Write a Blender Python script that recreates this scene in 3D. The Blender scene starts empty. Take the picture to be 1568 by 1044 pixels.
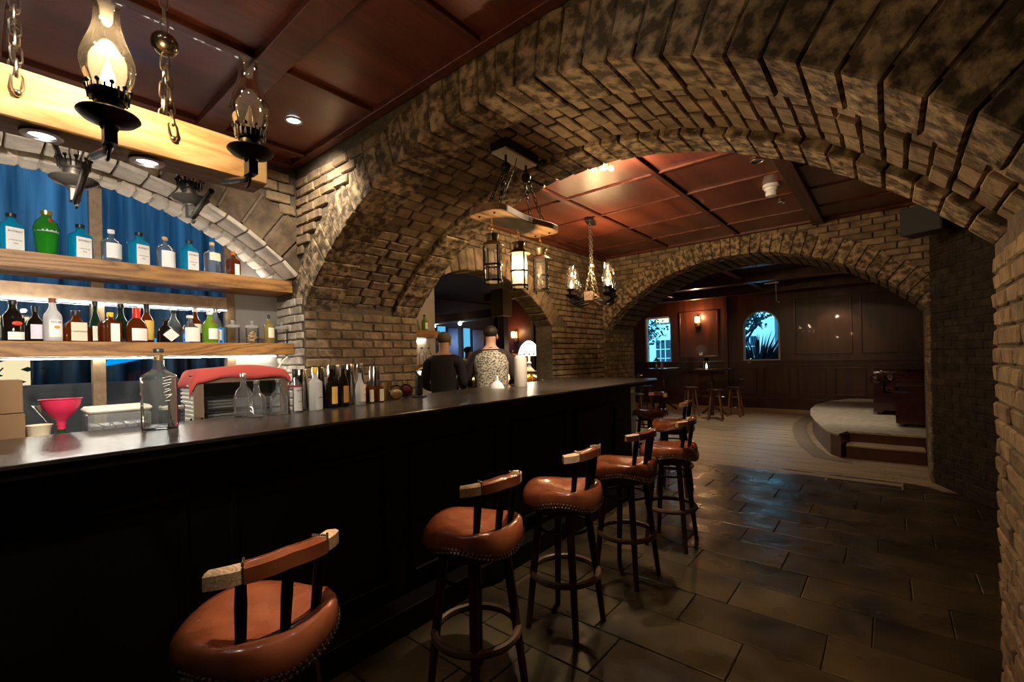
import bpy, bmesh, math, random
from mathutils import Vector, Matrix, Euler
R = math.radians
rnd = random.Random(11)
sc = bpy.context.scene
col = sc.collection

# ------------------------------------------------------------------ camera
YAW, ROLL, CH, FPX = R(39.911), R(-1.418), 1.5, 693.5
rt = Vector((math.cos(YAW), math.sin(YAW), 0)); fw = Vector((-math.sin(YAW), math.cos(YAW), 0)); up = Vector((0, 0, 1))
cr = math.cos(ROLL)*rt + math.sin(ROLL)*up; cu = -math.sin(ROLL)*rt + math.cos(ROLL)*up
cd = bpy.data.cameras.new('camera'); cam = bpy.data.objects.new('camera', cd); col.objects.link(cam)
cam.matrix_world = Matrix(((cr.x, cu.x, -fw.x, 0), (cr.y, cu.y, -fw.y, 0), (cr.z, cu.z, -fw.z, CH), (0, 0, 0, 1)))
cd.sensor_width = 36; cd.lens = 36*FPX/1568; cd.shift_y = 26.7/1568; cd.clip_start = 0.02
sc.camera = cam
sc.view_settings.view_transform = 'Standard'; sc.view_settings.look = 'None'
sc.view_settings.gamma = 1; sc.view_settings.use_curve_mapping = False
sc.view_settings.exposure = 0.0
sc.cycles.use_denoising = True
sc.cycles.sample_clamp_indirect = 4; sc.cycles.sample_clamp_direct = 0
sc.cycles.max_bounces = 8; sc.cycles.transparent_max_bounces = 32
sc.cycles.caustics_reflective = False; sc.cycles.caustics_refractive = False

# ------------------------------------------------------------------ world: dusk
w = bpy.data.worlds.new('dusk'); sc.world = w; w.use_nodes = True
nt = w.node_tree; nt.nodes.clear()
o_ = nt.nodes.new('ShaderNodeOutputWorld'); b_ = nt.nodes.new('ShaderNodeBackground')
tc = nt.nodes.new('ShaderNodeTexCoord'); sx = nt.nodes.new('ShaderNodeSeparateXYZ'); rp = nt.nodes.new('ShaderNodeValToRGB')
rp.color_ramp.elements[0].position = 0.0; rp.color_ramp.elements[0].color = (0.10, 0.42, 0.62, 1)
rp.color_ramp.elements[1].position = 0.6; rp.color_ramp.elements[1].color = (0.02, 0.10, 0.28, 1)
nt.links.new(tc.outputs['Generated'], sx.inputs[0]); nt.links.new(sx.outputs[2], rp.inputs[0])
nt.links.new(rp.outputs[0], b_.inputs[0]); b_.inputs[1].default_value = 2.2
nt.links.new(b_.outputs[0], o_.inputs[0])

# ------------------------------------------------------------------ lights
def light(name, kind, loc, power, color, size=0.05, rot=None, target=None, spot=None, blend=0.6, shape=None, sy=None):
    l = bpy.data.lights.new(name, kind); l.energy = power; l.color = color
    if kind == 'AREA':
        l.size = size
        if shape: l.shape = shape; l.size_y = sy or size
    else: l.shadow_soft_size = size
    if spot: l.spot_size = R(spot); l.spot_blend = blend
    o = bpy.data.objects.new(name, l); col.objects.link(o); o.location = loc
    if target: o.rotation_euler = (Vector(target)-Vector(loc)).to_track_quat('-Z', 'Y').to_euler()
    elif rot: o.rotation_euler = rot
    return o
WARM = (1.0, 0.62, 0.28); AMB = (1.0, 0.50, 0.18); NEU = (1.0, 0.86, 0.68); COOL = (0.86, 0.94, 1.0)
# downlights set in the ceilings (fittings built further down), some lamps added only for effect
light('spot_bar_end', 'SPOT', (-3.03, 1.41, 3.10), 75, NEU, .02, target=(-3.35, 1.75, 2.3), spot=120, blend=.9)
light('spot_stools', 'SPOT', (-0.80, 0.25, 3.08), 380, NEU, .02, target=(-1.46, 0.62, .78), spot=15, blend=.9)
light('spot_stools', 'SPOT', (-0.80, 1.30, 3.08), 300, NEU, .02, target=(-1.43, 1.55, .78), spot=15, blend=.9)
light('spot_stools', 'SPOT', (-0.80, 1.40, 3.08), 280, NEU, .02, target=(-1.43, 2.15, .78), spot=13, blend=.9)
light('spot_shelves', 'SPOT', (-1.2, -.15, 3.08), 260, (1, .93, .84), .03, target=(-3.9, .75, 2.2), spot=44, blend=.6)
light('spot_counter', 'SPOT', (-1.15, -.55, 3.08), 60, NEU, .03, target=(-2.5, 0.3, 1.2), spot=40)
light('spot_far_counter', 'SPOT', (-2.15, 3.08, 3.02), 300, (1, .80, .58), .02, target=(-2.8, 4.0, 1.2), spot=60, blend=.8)
light('added_crossing_spot', 'SPOT', (-1.5, 3.08, 3.02), 90, NEU, .02, target=(-1.42, 3.0, .78), spot=46, blend=.9)  # added spot; its fitting is kept out of view behind the arch crown
light('added_globe_light', 'POINT', (-1.75, 3.30, 2.97), 85, (1, .72, .45), .03)  # unseen lamp added for the bright patch on the second room ceiling
light('added_passage_pool', 'SPOT', (-0.84, 4.31, 3.08), 16, WARM, .01, target=(-0.8, 4.6, 0), spot=26, blend=1)  # narrow spot added for a warm pool on the tiles; this fitting is unlit
light('added_tile_pool', 'SPOT', (-1.5, 3.08, 3.02), 55, WARM, .01, target=(-0.75, 3.1, 0), spot=24, blend=1)  # added spot standing in for warm light thrown through the lantern glass
light('added_tile_pool', 'SPOT', (-1.15, -.55, 3.08), 120, WARM, .01, target=(-0.35, 2.5, 0), spot=17, blend=1)  # another added spot for a warm pool on the near tiles
light('spot_room', 'SPOT', (-2.4, 9.8, 3.02), 150, NEU, .04, target=(-2.3, 9.6, 0), spot=100)
light('spot_room', 'SPOT', (-1.0, 8.3, 3.02), 45, NEU, .04, target=(-0.9, 8.0, 0), spot=80)
light('spot_stage', 'SPOT', (-0.4, 10.2, 3.02), 90, NEU, .04, target=(-0.4, 10.0, .3), spot=66)
light('spot_wall', 'SPOT', (-1.0, 12.9, 3.02), 35, NEU, .04, target=(-1.0, 13.6, 1.6), spot=70)

# ------------------------------------------------------------------ material helpers
MATS = {}
def N(nt, t, **kw):
    n = nt.nodes.new(t)
    for k, v in kw.items(): setattr(n, k, v)
    return n
def mat(name, base=(.5, .5, .5), rough=.5, metal=0., noise=None, scale=8., amount=.5, bump=0., bscale=40., stretch=(1, 1, 1),
        spec=.5, coat=0., rand=0., emit=None, estr=0., trans=0., coords='obj', ior=1.45, rrange=None, detail=6., ramp=(.35, .65)):
    if name in MATS: return MATS[name]
    m = bpy.data.materials.new(name); m.use_nodes = True; MATS[name] = m
    nt = m.node_tree; p = nt.nodes['Principled BSDF']; L = nt.links.new
    p.inputs['Base Color'].default_value = (*base, 1); p.inputs['Roughness'].default_value = rough
    p.inputs['Metallic'].default_value = metal; p.inputs['IOR'].default_value = ior
    p.inputs['Specular IOR Level'].default_value = spec; p.inputs['Coat Weight'].default_value = coat
    p.inputs['Transmission Weight'].default_value = trans
    if emit: p.inputs['Emission Color'].default_value = (*emit, 1); p.inputs['Emission Strength'].default_value = estr
    vec = None
    if noise or bump or rrange:
        if coords == 'world': vec = N(nt, 'ShaderNodeNewGeometry').outputs['Position']
        else: vec = N(nt, 'ShaderNodeTexCoord').outputs['Object']
        mp = N(nt, 'ShaderNodeMapping'); mp.inputs['Scale'].default_value = stretch
        L(vec, mp.inputs[0]); vec = mp.outputs[0]
        if coords == 'obj' and rand:
            oi0 = N(nt, 'ShaderNodeObjectInfo'); ad = N(nt, 'ShaderNodeVectorMath', operation='MULTIPLY_ADD')
            ad.inputs[1].default_value = (37, 53, 71)
            cb = N(nt, 'ShaderNodeCombineXYZ')
            for i in range(3): L(oi0.outputs['Random'], cb.inputs[i])
            L(cb.outputs[0], ad.inputs[0]); L(vec, ad.inputs[2]); vec = ad.outputs[0]
    cur = None
    if noise:
        nz = N(nt, 'ShaderNodeTexNoise'); nz.inputs['Scale'].default_value = scale; nz.inputs['Detail'].default_value = detail
        L(vec, nz.inputs['Vector'])
        r_ = N(nt, 'ShaderNodeValToRGB'); r_.color_ramp.elements[0].position = ramp[0]; r_.color_ramp.elements[1].position = ramp[1]
        r_.color_ramp.elements[0].color = (*base, 1); r_.color_ramp.elements[1].color = (*noise, 1)
        L(nz.outputs['Fac'], r_.inputs[0]); cur = r_.outputs[0]
    if rand:
        oi = N(nt, 'ShaderNodeObjectInfo')
        hs = N(nt, 'ShaderNodeHueSaturation'); mr = N(nt, 'ShaderNodeMapRange')
        mr.inputs['To Min'].default_value = 1-rand; mr.inputs['To Max'].default_value = 1+rand
        L(oi.outputs['Random'], mr.inputs['Value']); L(mr.outputs[0], hs.inputs['Value'])
        if cur: L(cur, hs.inputs['Color'])
        else: hs.inputs['Color'].default_value = (*base, 1)
        cur = hs.outputs[0]
    if cur: L(cur, p.inputs['Base Color'])
    if rrange:
        nz3 = N(nt, 'ShaderNodeTexNoise'); nz3.inputs['Scale'].default_value = bscale*.4; L(vec, nz3.inputs['Vector'])
        m3 = N(nt, 'ShaderNodeMapRange'); m3.inputs['To Min'].default_value = rrange[0]; m3.inputs['To Max'].default_value = rrange[1]
        m3.inputs['From Min'].default_value = .3; m3.inputs['From Max'].default_value = .7
        L(nz3.outputs['Fac'], m3.inputs['Value']); L(m3.outputs[0], p.inputs['Roughness'])
    if bump:
        nz2 = N(nt, 'ShaderNodeTexNoise'); nz2.inputs['Scale'].default_value = bscale; nz2.inputs['Detail'].default_value = 8
        L(vec, nz2.inputs['Vector']); bm_ = N(nt, 'ShaderNodeBump'); bm_.inputs['Strength'].default_value = bump
        bm_.inputs['Distance'].default_value = .02
        L(nz2.outputs['Fac'], bm_.inputs['Height']); L(bm_.outputs[0], p.inputs['Normal'])
    return m
def emis(name, color, strength):
    if name in MATS: return MATS[name]
    m = bpy.data.materials.new(name); m.use_nodes = True; MATS[name] = m
    nt = m.node_tree; nt.nodes.clear(); o = N(nt, 'ShaderNodeOutputMaterial'); e = N(nt, 'ShaderNodeEmission')
    e.inputs[0].default_value = (*color, 1); e.inputs[1].default_value = strength; nt.links.new(e.outputs[0], o.inputs[0]); return m
def glass(name, tint=(1, 1, 1), body=0., rough=.03, refl=1.0):
    """thin glass: tinted see-through with fresnel gloss; body adds the diffuse look of full coloured glass"""
    if name in MATS: return MATS[name]
    m = bpy.data.materials.new(name); m.use_nodes = True; MATS[name] = m
    nt = m.node_tree; nt.nodes.clear(); L = nt.links.new
    o = N(nt, 'ShaderNodeOutputMaterial'); t = N(nt, 'ShaderNodeBsdfTransparent'); g = N(nt, 'ShaderNodeBsdfGlossy')
    t.inputs[0].default_value = (*tint, 1); g.inputs['Roughness'].default_value = rough
    lw = N(nt, 'ShaderNodeLayerWeight'); lw.inputs['Blend'].default_value = .28
    mu = N(nt, 'ShaderNodeMath', operation='MULTIPLY'); mu.inputs[1].default_value = .9*refl
    L(lw.outputs['Fresnel'], mu.inputs[0])
    a = t.outputs[0]
    if body:
        df = N(nt, 'ShaderNodeBsdfDiffuse'); tl = N(nt, 'ShaderNodeBsdfTranslucent')
        df.inputs[0].default_value = (*tint, 1); tl.inputs[0].default_value = (*tint, 1)
        ms = N(nt, 'ShaderNodeMixShader'); ms.inputs[0].default_value = .5; L(df.outputs[0], ms.inputs[1]); L(tl.outputs[0], ms.inputs[2])
        mb = N(nt, 'ShaderNodeMixShader'); mb.inputs[0].default_value = body; L(a, mb.inputs[1]); L(ms.outputs[0], mb.inputs[2]); a = mb.outputs[0]
    mx = N(nt, 'ShaderNodeMixShader'); L(mu.outputs[0], mx.inputs[0]); L(a, mx.inputs[1]); L(g.outputs[0], mx.inputs[2])
    L(mx.outputs[0], o.inputs[0]); return m
def woodmat(name, a, b, scale=1., axis=1, rough=.5, rand=0., coat=0., dist=6., bands=6., bump=.1, spec=.5):
    """plain-sawn timber: distorted bands along one axis"""
    if name in MATS: return MATS[name]
    m = bpy.data.materials.new(name); m.use_nodes = True; MATS[name] = m
    nt = m.node_tree; L = nt.links.new; p = nt.nodes['Principled BSDF']
    p.inputs['Roughness'].default_value = rough; p.inputs['Coat Weight'].default_value = coat; p.inputs['Specular IOR Level'].default_value = spec
    tc = N(nt, 'ShaderNodeTexCoord'); mp = N(nt, 'ShaderNodeMapping'); s = [scale]*3; s[axis] = scale*.12
    mp.inputs['Scale'].default_value = s; L(tc.outputs['Object'], mp.inputs[0]); vec = mp.outputs[0]
    oi = N(nt, 'ShaderNodeObjectInfo')
    if rand:
        cb = N(nt, 'ShaderNodeCombineXYZ'); [L(oi.outputs['Random'], cb.inputs[i]) for i in range(3)]
        ad = N(nt, 'ShaderNodeVectorMath', operation='MULTIPLY_ADD'); ad.inputs[1].default_value = (17, 29, 23)
        L(cb.outputs[0], ad.inputs[0]); L(vec, ad.inputs[2]); vec = ad.outputs[0]
    nz = N(nt, 'ShaderNodeTexNoise'); nz.inputs['Scale'].default_value = bands*.35; nz.inputs['Detail'].default_value = 1.5; L(vec, nz.inputs['Vector'])
    mu = N(nt, 'ShaderNodeMath', operation='MULTIPLY'); mu.inputs[1].default_value = dist; L(nz.outputs['Fac'], mu.inputs[0])
    fr = N(nt, 'ShaderNodeMath', operation='PINGPONG'); fr.inputs[1].default_value = .5; L(mu.outputs[0], fr.inputs[0])
    fine = N(nt, 'ShaderNodeTexNoise'); fine.inputs['Scale'].default_value = bands*12; fine.inputs['Detail'].default_value = 4; L(vec, fine.inputs['Vector'])
    sm = N(nt, 'ShaderNodeMath', operation='MULTIPLY_ADD'); sm.inputs[1].default_value = .6; L(fine.outputs['Fac'], sm.inputs[0]); L(fr.outputs[0], sm.inputs[2])
    rp = N(nt, 'ShaderNodeValToRGB'); rp.color_ramp.elements[0].position = .2; rp.color_ramp.elements[1].position = .75
    rp.color_ramp.elements[0].color = (*b, 1); rp.color_ramp.elements[1].color = (*a, 1); L(sm.outputs[0], rp.inputs[0]); cur = rp.outputs[0]
    if rand:
        hs = N(nt, 'ShaderNodeHueSaturation'); mr = N(nt, 'ShaderNodeMapRange'); mr.inputs['To Min'].default_value = 1-rand; mr.inputs['To Max'].default_value = 1+rand
        L(oi.outputs['Random'], mr.inputs['Value']); L(mr.outputs[0], hs.inputs['Value']); L(cur, hs.inputs['Color']); cur = hs.outputs[0]
    L(cur, p.inputs['Base Color'])
    if bump:
        bm_ = N(nt, 'ShaderNodeBump'); bm_.inputs['Strength'].default_value = bump; bm_.inputs['Distance'].default_value = .01
        L(fine.outputs['Fac'], bm_.inputs['Height']); L(bm_.outputs[0], p.inputs['Normal'])
    return m

# palette
BRICK = mat('brick_stone', (.15, .105, .062), .85, noise=(.31, .222, .128), scale=9, bump=.6, bscale=30, coords='world', rand=.28)
VOUS = mat('arch_stone', (.085, .058, .032), .85, noise=(.42, .305, .175), scale=17, bump=.9, bscale=24, coords='world', rand=.22, detail=12, ramp=(.42, .62))
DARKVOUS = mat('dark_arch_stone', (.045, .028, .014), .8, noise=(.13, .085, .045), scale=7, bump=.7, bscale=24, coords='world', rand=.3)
PALE = mat('pale_stone', (.34, .29, .23), .8, noise=(.52, .46, .37), scale=8, bump=.4, bscale=26, coords='world', rand=.15)
DBRICK = mat('darkened_brick', (.016, .012, .009), .9, noise=(.045, .034, .023), scale=9, bump=.6, bscale=30, coords='world', rand=.35)  # darkened brick: the shade on the angled wall is put into its colour
MORTAR = mat('mortar', (.10, .078, .052), .95, noise=(.15, .12, .08), scale=20, bump=.5, bscale=60, coords='world')
CEILP = woodmat('mahogany_panel', (.20, .052, .030), (.085, .020, .012), scale=1.4, axis=1, rough=.38, rand=.25, coat=.15, dist=3.5, bands=4)
CEILS = woodmat('mahogany_strip', (.13, .035, .018), (.06, .015, .008), scale=3, axis=1, rough=.4, rand=.1)
GROOVE = mat('shadow_board', (.012, .006, .004), .8)
WALLW = woodmat('dark_wall_panelling', (.085, .026, .012), (.045, .013, .007), scale=1.6, axis=2, rough=.33, rand=.12, coat=.1, dist=3)
PINE = woodmat('pine', (.37, .18, .05), (.13, .05, .013), scale=3.0, axis=1, rough=.5, dist=13, bands=7, rand=.02)
BEAMW = woodmat('beam_pine', (.74, .56, .36), (.52, .30, .14), scale=3, axis=1, rough=.55, dist=9, bands=8)
BOARDW = woodmat('board_walnut', (.36, .20, .09), (.17, .085, .035), scale=3, axis=1, rough=.5, dist=6, bands=7)
BARTOP = mat('bar_top', (.040, .033, .028), .27, noise=(.058, .047, .039), scale=3, stretch=(9, .35, 1), bump=.012, bscale=14, spec=.6)
BLACKP = mat('black_paint', (.006, .005, .005), .55, spec=.25)
LEATH = mat('tan_leather', (.16, .040, .015), .30, noise=(.25, .068, .026), scale=9, bump=.10, bscale=12, coat=.5, rrange=(.16, .34))
SWOOD = woodmat('stool_wood', (.055, .018, .008), (.018, .006, .003), scale=6, axis=2, rough=.4, dist=5)
RAILW = woodmat('rail_end_wood', (.62, .40, .22), (.25, .13, .06), scale=26, axis=0, rough=.5, dist=8)
NAIL = mat('antique_nail', (.80, .66, .48), .25, metal=1)
IRON = mat('black_iron', (.03, .027, .024), .4, metal=.8, bump=.1)
STEEL = mat('polished_steel', (.72, .70, .66), .16, metal=1)
BRASS = mat('brass', (.75, .52, .20), .28, metal=1)
BRONZE = mat('bronze_ball', (.38, .32, .22), .22, metal=1)
WINF = mat('window_frame_bronze', (.20, .13, .075), .4, metal=.3, noise=(.14, .09, .05), scale=30)
GREYP = mat('grey_panel', (.22, .20, .18), .5)
PLAST = mat('plaster', (.36, .30, .235), .9, noise=(.42, .36, .28), scale=4, bump=.1)
CLEAR = glass('clear_glass', (.97, .98, .97), 0, .02)
PANE = glass('window_glass', (.93, .96, .98), 0, .01, .5)
CHIM = glass('chimney_glass', (.98, .97, .95), .03, .03, 1.0)
WHITE = mat('white_label', (.85, .84, .80), .6)
BLKPL = mat('black_plastic', (.012, .012, .012), .35)

# ------------------------------------------------------------------ object helpers
def tag(o, label=None, cat=None, group=None, kind=None):
    if label: o['label'] = label
    if cat: o['category'] = cat
    if group: o['group'] = group
    if kind: o['kind'] = kind
    return o
def link(name, me, parent=None, loc=(0, 0, 0), rot=None):
    o = bpy.data.objects.new(name, me); col.objects.link(o); o.location = loc
    if rot: o.rotation_euler = rot
    if parent: o.parent = parent
    return o
def empty(name, loc=(0, 0, 0), rz=0, label=None, cat=None, group=None):
    o = bpy.data.objects.new(name, None); col.objects.link(o); o.location = loc; o.rotation_euler = (0, 0, rz); o.empty_display_size = .05
    return tag(o, label, cat, group)
def copy_tree(o, parent=None):
    c = o.copy(); col.objects.link(c)
    if parent: c.parent = parent
    for ch in list(o.children): copy_tree(ch, c)
    return c
class MB:
    def __init__(s): s.v = []; s.f = []; s.mi = []; s.cur = 0
    def add(s, vs, fs):
        n = len(s.v); s.v += [tuple(v) for v in vs]; s.f += [tuple(i+n for i in f) for f in fs]; s.mi += [s.cur]*len(fs); return s
    def box(s, a, b, M=None):
        x0, y0, z0 = a; x1, y1, z1 = b
        vs = [(x0, y0, z0), (x1, y0, z0), (x1, y1, z0), (x0, y1, z0), (x0, y0, z1), (x1, y0, z1), (x1, y1, z1), (x0, y1, z1)]
        if M is not None: vs = [M @ Vector(v) for v in vs]
        return s.add(vs, [(0, 3, 2, 1), (4, 5, 6, 7), (0, 1, 5, 4), (1, 2, 6, 5), (2, 3, 7, 6), (3, 0, 4, 7)])
    def lathe(s, prof, n=20, c=(0, 0, 0), axis='z', pw=None, cap=True, sxy=(1, 1)):
        vs = []; fs = []
        for r, z in prof:
            for i in range(n):
                a = 2*math.pi*i/n; cx, cy = math.cos(a), math.sin(a)
                if pw:
                    k = (abs(cx)**pw+abs(cy)**pw)**(-1/pw); cx *= k; cy *= k
                x, y = r*cx*sxy[0], r*cy*sxy[1]
                p = (x, y, z) if axis == 'z' else ((z, x, y) if axis == 'x' else (x, z, y))
                vs.append((p[0]+c[0], p[1]+c[1], p[2]+c[2]))
        m = len(prof)
        for j in range(m-1):
            for i in range(n):
                k = (i+1) % n; fs.append((j*n+i, j*n+k, (j+1)*n+k, (j+1)*n+i))
        if cap: fs.append(tuple(reversed(range(n)))); fs.append(tuple((m-1)*n+i for i in range(n)))
        return s.add(vs, fs)
    def tube(s, pts, r, n=8, closed=False, flat=1.):
        pts = [Vector(p) for p in pts]; m = len(pts); rr = r if isinstance(r, (list, tuple)) else [r]*m
        vs = []; fs = []; prev = None
        for j, p in enumerate(pts):
            if closed: t = pts[(j+1) % m]-pts[j-1]
            else: t = pts[min(j+1, m-1)]-pts[max(j-1, 0)]
            t.normalize()
            if prev is None:
                a = Vector((0, 0, 1)) if abs(t.z) < .9 else Vector((1, 0, 0)); u = t.cross(a).normalized()
            else: u = (prev-t*prev.dot(t)).normalized()
            prev = u; q = t.cross(u)
            for i in range(n):
                an = 2*math.pi*i/n; vs.append(p+u*math.cos(an)*rr[j]+q*math.sin(an)*rr[j]*flat)
        for j in range(m if closed else m-1):
            k2 = (j+1) % m
            for i in range(n):
                k = (i+1) % n; fs.append((j*n+i, j*n+k, k2*n+k, k2*n+i))
        if not closed: fs.append(tuple(reversed(range(n)))); fs.append(tuple((m-1)*n+i for i in range(n)))
        return s.add(vs, fs)
    def prism(s, pts, z0, z1, M=None):
        n = len(pts); vs = [(x, y, z0) for x, y in pts]+[(x, y, z1) for x, y in pts]
        if M is not None: vs = [M @ Vector(v) for v in vs]
        fs = [tuple(reversed(range(n))), tuple(range(n, 2*n))]+[(i, (i+1) % n, n+(i+1) % n, n+i) for i in range(n)]
        return s.add(vs, fs)
    def ball(s, c, r, n=12, sc_=(1, 1, 1)):
        prof = [(max(1e-4, r*math.sin(math.pi*k/n)), -r*math.cos(math.pi*k/n)) for k in range(n+1)]
        m0 = len(s.v); s.lathe(prof, n+4, (0, 0, 0), cap=False)
        for i in range(m0, len(s.v)):
            v = s.v[i]; s.v[i] = (v[0]*sc_[0]+c[0], v[1]*sc_[1]+c[1], v[2]*sc_[2]+c[2])
        return s
    def mesh(s, name, mats, smooth=None, bevel=0.):
        me = bpy.data.meshes.new(name); me.from_pydata(s.v, [], s.f)
        if not isinstance(mats, (list, tuple)): mats = [mats]
        for m in mats: me.materials.append(m)
        if len(mats) > 1: me.polygons.foreach_set('material_index', s.mi)
        bm = bmesh.new(); bm.from_mesh(me); bmesh.ops.remove_doubles(bm, verts=bm.verts, dist=1e-6)
        bmesh.ops.recalc_face_normals(bm, faces=bm.faces)
        if bevel: bmesh.ops.bevel(bm, geom=bm.edges[:], offset=bevel, segments=1, affect='EDGES', clamp_overlap=True)
        if smooth:
            for f in bm.faces: f.smooth = True
            for e in bm.edges:
                if len(e.link_faces) == 2 and e.calc_face_angle(0) > R(smooth): e.smooth = False
        bm.to_mesh(me); bm.free(); return me
    def build(s, name, mats, parent=None, loc=(0, 0, 0), rot=None, smooth=40, bevel=0.):
        return link(name, s.mesh(name, mats, smooth, bevel), parent, loc, rot)
def box(name, a, b, m, parent=None, bevel=0.):
    """a box whose object origin is its own centre"""
    c = [(p+q)/2 for p, q in zip(a, b)]
    return MB().box([p-q for p, q in zip(a, c)], [p-q for p, q in zip(b, c)]).build(name, m, parent, c, bevel=bevel, smooth=None)
def struct(o): o['kind'] = 'structure'; return o

# ------------------------------------------------------------------ masonry
def rough_box_mesh(name, sx, sy, sz, m, seed, bevel=.008, jit=.004):
    """stone block centred on x and z; front at y=0, body towards +y"""
    r = random.Random(seed); b = MB().box((-sx/2, 0, -sz/2), (sx/2, sy, sz/2))
    b.v = [(x+r.uniform(-jit, jit), y+(r.uniform(-jit, jit) if y == 0 else 0), z+r.uniform(-jit, jit)) for x, y, z in b.v]
    return b.mesh(name, m, None, bevel)
BM = {}
def brick_variants(key, L, H, D, m, n=5, bevel=.008, jit=.005):
    if key not in BM: BM[key] = [rough_box_mesh('brick', L, D, H, m, 100*n+i, bevel, jit) for i in range(n)]
    return BM[key]
def lay_bricks(parent, key, org, du, dn, s0, s1, t0, t1, L, H, m, keep=None, cap=295, proud=.012, gap=.012, seed=3):
    """courses of separate bricks on the plane through org, along du, outward normal dn"""
    r = random.Random(seed); du = Vector(du).normalized(); dn = Vector(dn).normalized(); org = Vector(org)
    vs = brick_variants(key, L-gap, H-gap, .05, m)
    vh = brick_variants(key+'h', L/2-gap, H-gap, .05, m)
    cnt = 0; rot = Matrix((du, -dn, Vector((0, 0, 1)))).transposed().to_4x4()
    if rot.determinant() < 0: rot = Matrix((-du, -dn, Vector((0, 0, 1)))).transposed().to_4x4()
    k = 0; t = t0+H/2
    while t+H/2 <= t1+.02:
        s = s0-(L/2 if k % 2 else 0)
        while s < s1-.02:
            a, b_ = max(s, s0), min(s+L, s1); ln = b_-a
            if ln > .05:
                c = (a+b_)/2
                if (keep is None or keep(a, b_, t-H/2, t+H/2)) and cnt < cap:
                    half = ln < .75*L; me = r.choice(vh if half else vs)
                    o = bpy.data.objects.new('brick', me); col.objects.link(o)
                    p = org+du*c+Vector((0, 0, t))+dn*(proud+r.uniform(-.004, .004))
                    sc_ = (ln-gap)/((L/2 if half else L)-gap)
                    o.matrix_world = Matrix.Translation(p) @ rot @ Matrix.Diagonal((sc_, 1, 1, 1)); o.parent = parent; cnt += 1
            s += L
        t += H; k += 1
    return cnt
def arc_shell(P, s0, s1, t0, t1, sl, sr, cs, cz, Rr, d0, d1, n=44):
    """wall slab with a round-headed opening; P(s,d,t)->xyz"""
    b = MB()
    def quad(a, b2, c, d): b.add([P(*a), P(*b2), P(*c), P(*d)], [(0, 1, 2, 3)])
    def slab(a0, a1, b0, b1):
        vs = [P(a0, d0, b0), P(a1, d0, b0), P(a1, d1, b0), P(a0, d1, b0), P(a0, d0, b1), P(a1, d0, b1), P(a1, d1, b1), P(a0, d1, b1)]
        b.add(vs, [(0, 3, 2, 1), (4, 5, 6, 7), (0, 1, 5, 4), (1, 2, 6, 5), (2, 3, 7, 6), (3, 0, 4, 7)])
    if s0 < sl: slab(s0, sl, t0, t1)
    if s1 > sr: slab(sr, s1, t0, t1)
    zz = lambda s: cz+math.sqrt(max(0, Rr*Rr-(s-cs)**2))
    for i in range(n):
        a, c = sl+(sr-sl)*i/n, sl+(sr-sl)*(i+1)/n; za, zc_ = zz(a), zz(c)
        vs = [P(a, d0, za), P(c, d0, zc_), P(c, d1, zc_), P(a, d1, za), P(a, d0, t1), P(c, d0, t1), P(c, d1, t1), P(a, d1, t1)]
        b.add(vs, [(0, 3, 2, 1), (4, 5, 6, 7), (0, 1, 5, 4), (1, 2, 6, 5), (2, 3, 7, 6), (3, 0, 4, 7)])
    return b
def wedge_mesh(name, Rr, th, ang, dep, m, seed, bevel=.01, jit=.006):
    """voussoir about the arch centre, at the crown; radial along z, depth along y from 0"""
    r = random.Random(seed); h = ang/2; b = MB(); vs = []
    for y in (0, dep):
        for rr, a in ((Rr, -h), (Rr, h), (Rr+th, h), (Rr+th, -h)):
            q = r.uniform(-jit, jit); vs.append(((rr+q)*math.sin(a), y+(r.uniform(-jit, jit) if y == 0 else 0), (rr+q)*math.cos(a)))
    b.add(vs, [(0, 1, 2, 3), (7, 6, 5, 4), (0, 4, 5, 1), (1, 5, 6, 2), (2, 6, 7, 3), (3, 7, 4, 0)])
    return b.mesh(name, m, None, bevel)
def ring(parent, name, center, nrm, Rr, th, dep, n, a0, a1, m, gap=.012, var=4, seed=1, jit=.006, rj=.008, bevel=.01):
    """arch ring: n separate stones from angle a0 to a1 (0 = crown, + towards du). nrm = depth direction"""
    da = (a1-a0)/n; ms = [wedge_mesh(name, Rr, th, da-gap/Rr, dep, m, seed*50+i, bevel, jit) for i in range(var)]
    r = random.Random(seed); nrm = Vector(nrm).normalized(); up_ = Vector((0, 0, 1)); sd = nrm.cross(up_)
    base = Matrix((sd, nrm, up_)).transposed().to_4x4()
    for i in range(n):
        a = a0+da*(i+.5); o = bpy.data.objects.new(name, r.choice(ms)); col.objects.link(o)
        off = Matrix.Translation((0, r.uniform(-rj, rj)*.6, r.uniform(-rj, rj)))
        o.matrix_world = Matrix.Translation(center) @ base @ Matrix.Rotation(a, 4, 'Y') @ off; o.parent = parent

W, XR, Y1, Y2, Y3, BT, CZ = -3.68, .36, 1.75, 2.91, 6.82, 1.215, 3.13
AC, AZ, AR = -1.655, .19, 2.67                       # great arches: centre x, centre z, radius
HA = math.asin((AC-W)/AR); HB = math.asin((XR-AC)/AR)
# ---- near arch wall
PY = lambda y0: (lambda s, d, t: (s, y0+d, t))
wn = struct(arc_shell(PY(0), -4.9, 2.2, 0, CZ, W-.0, XR+.0, AC, AZ, AR+.055, Y1+.008, Y2-.012).build('wall_near', MORTAR, smooth=None))
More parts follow.
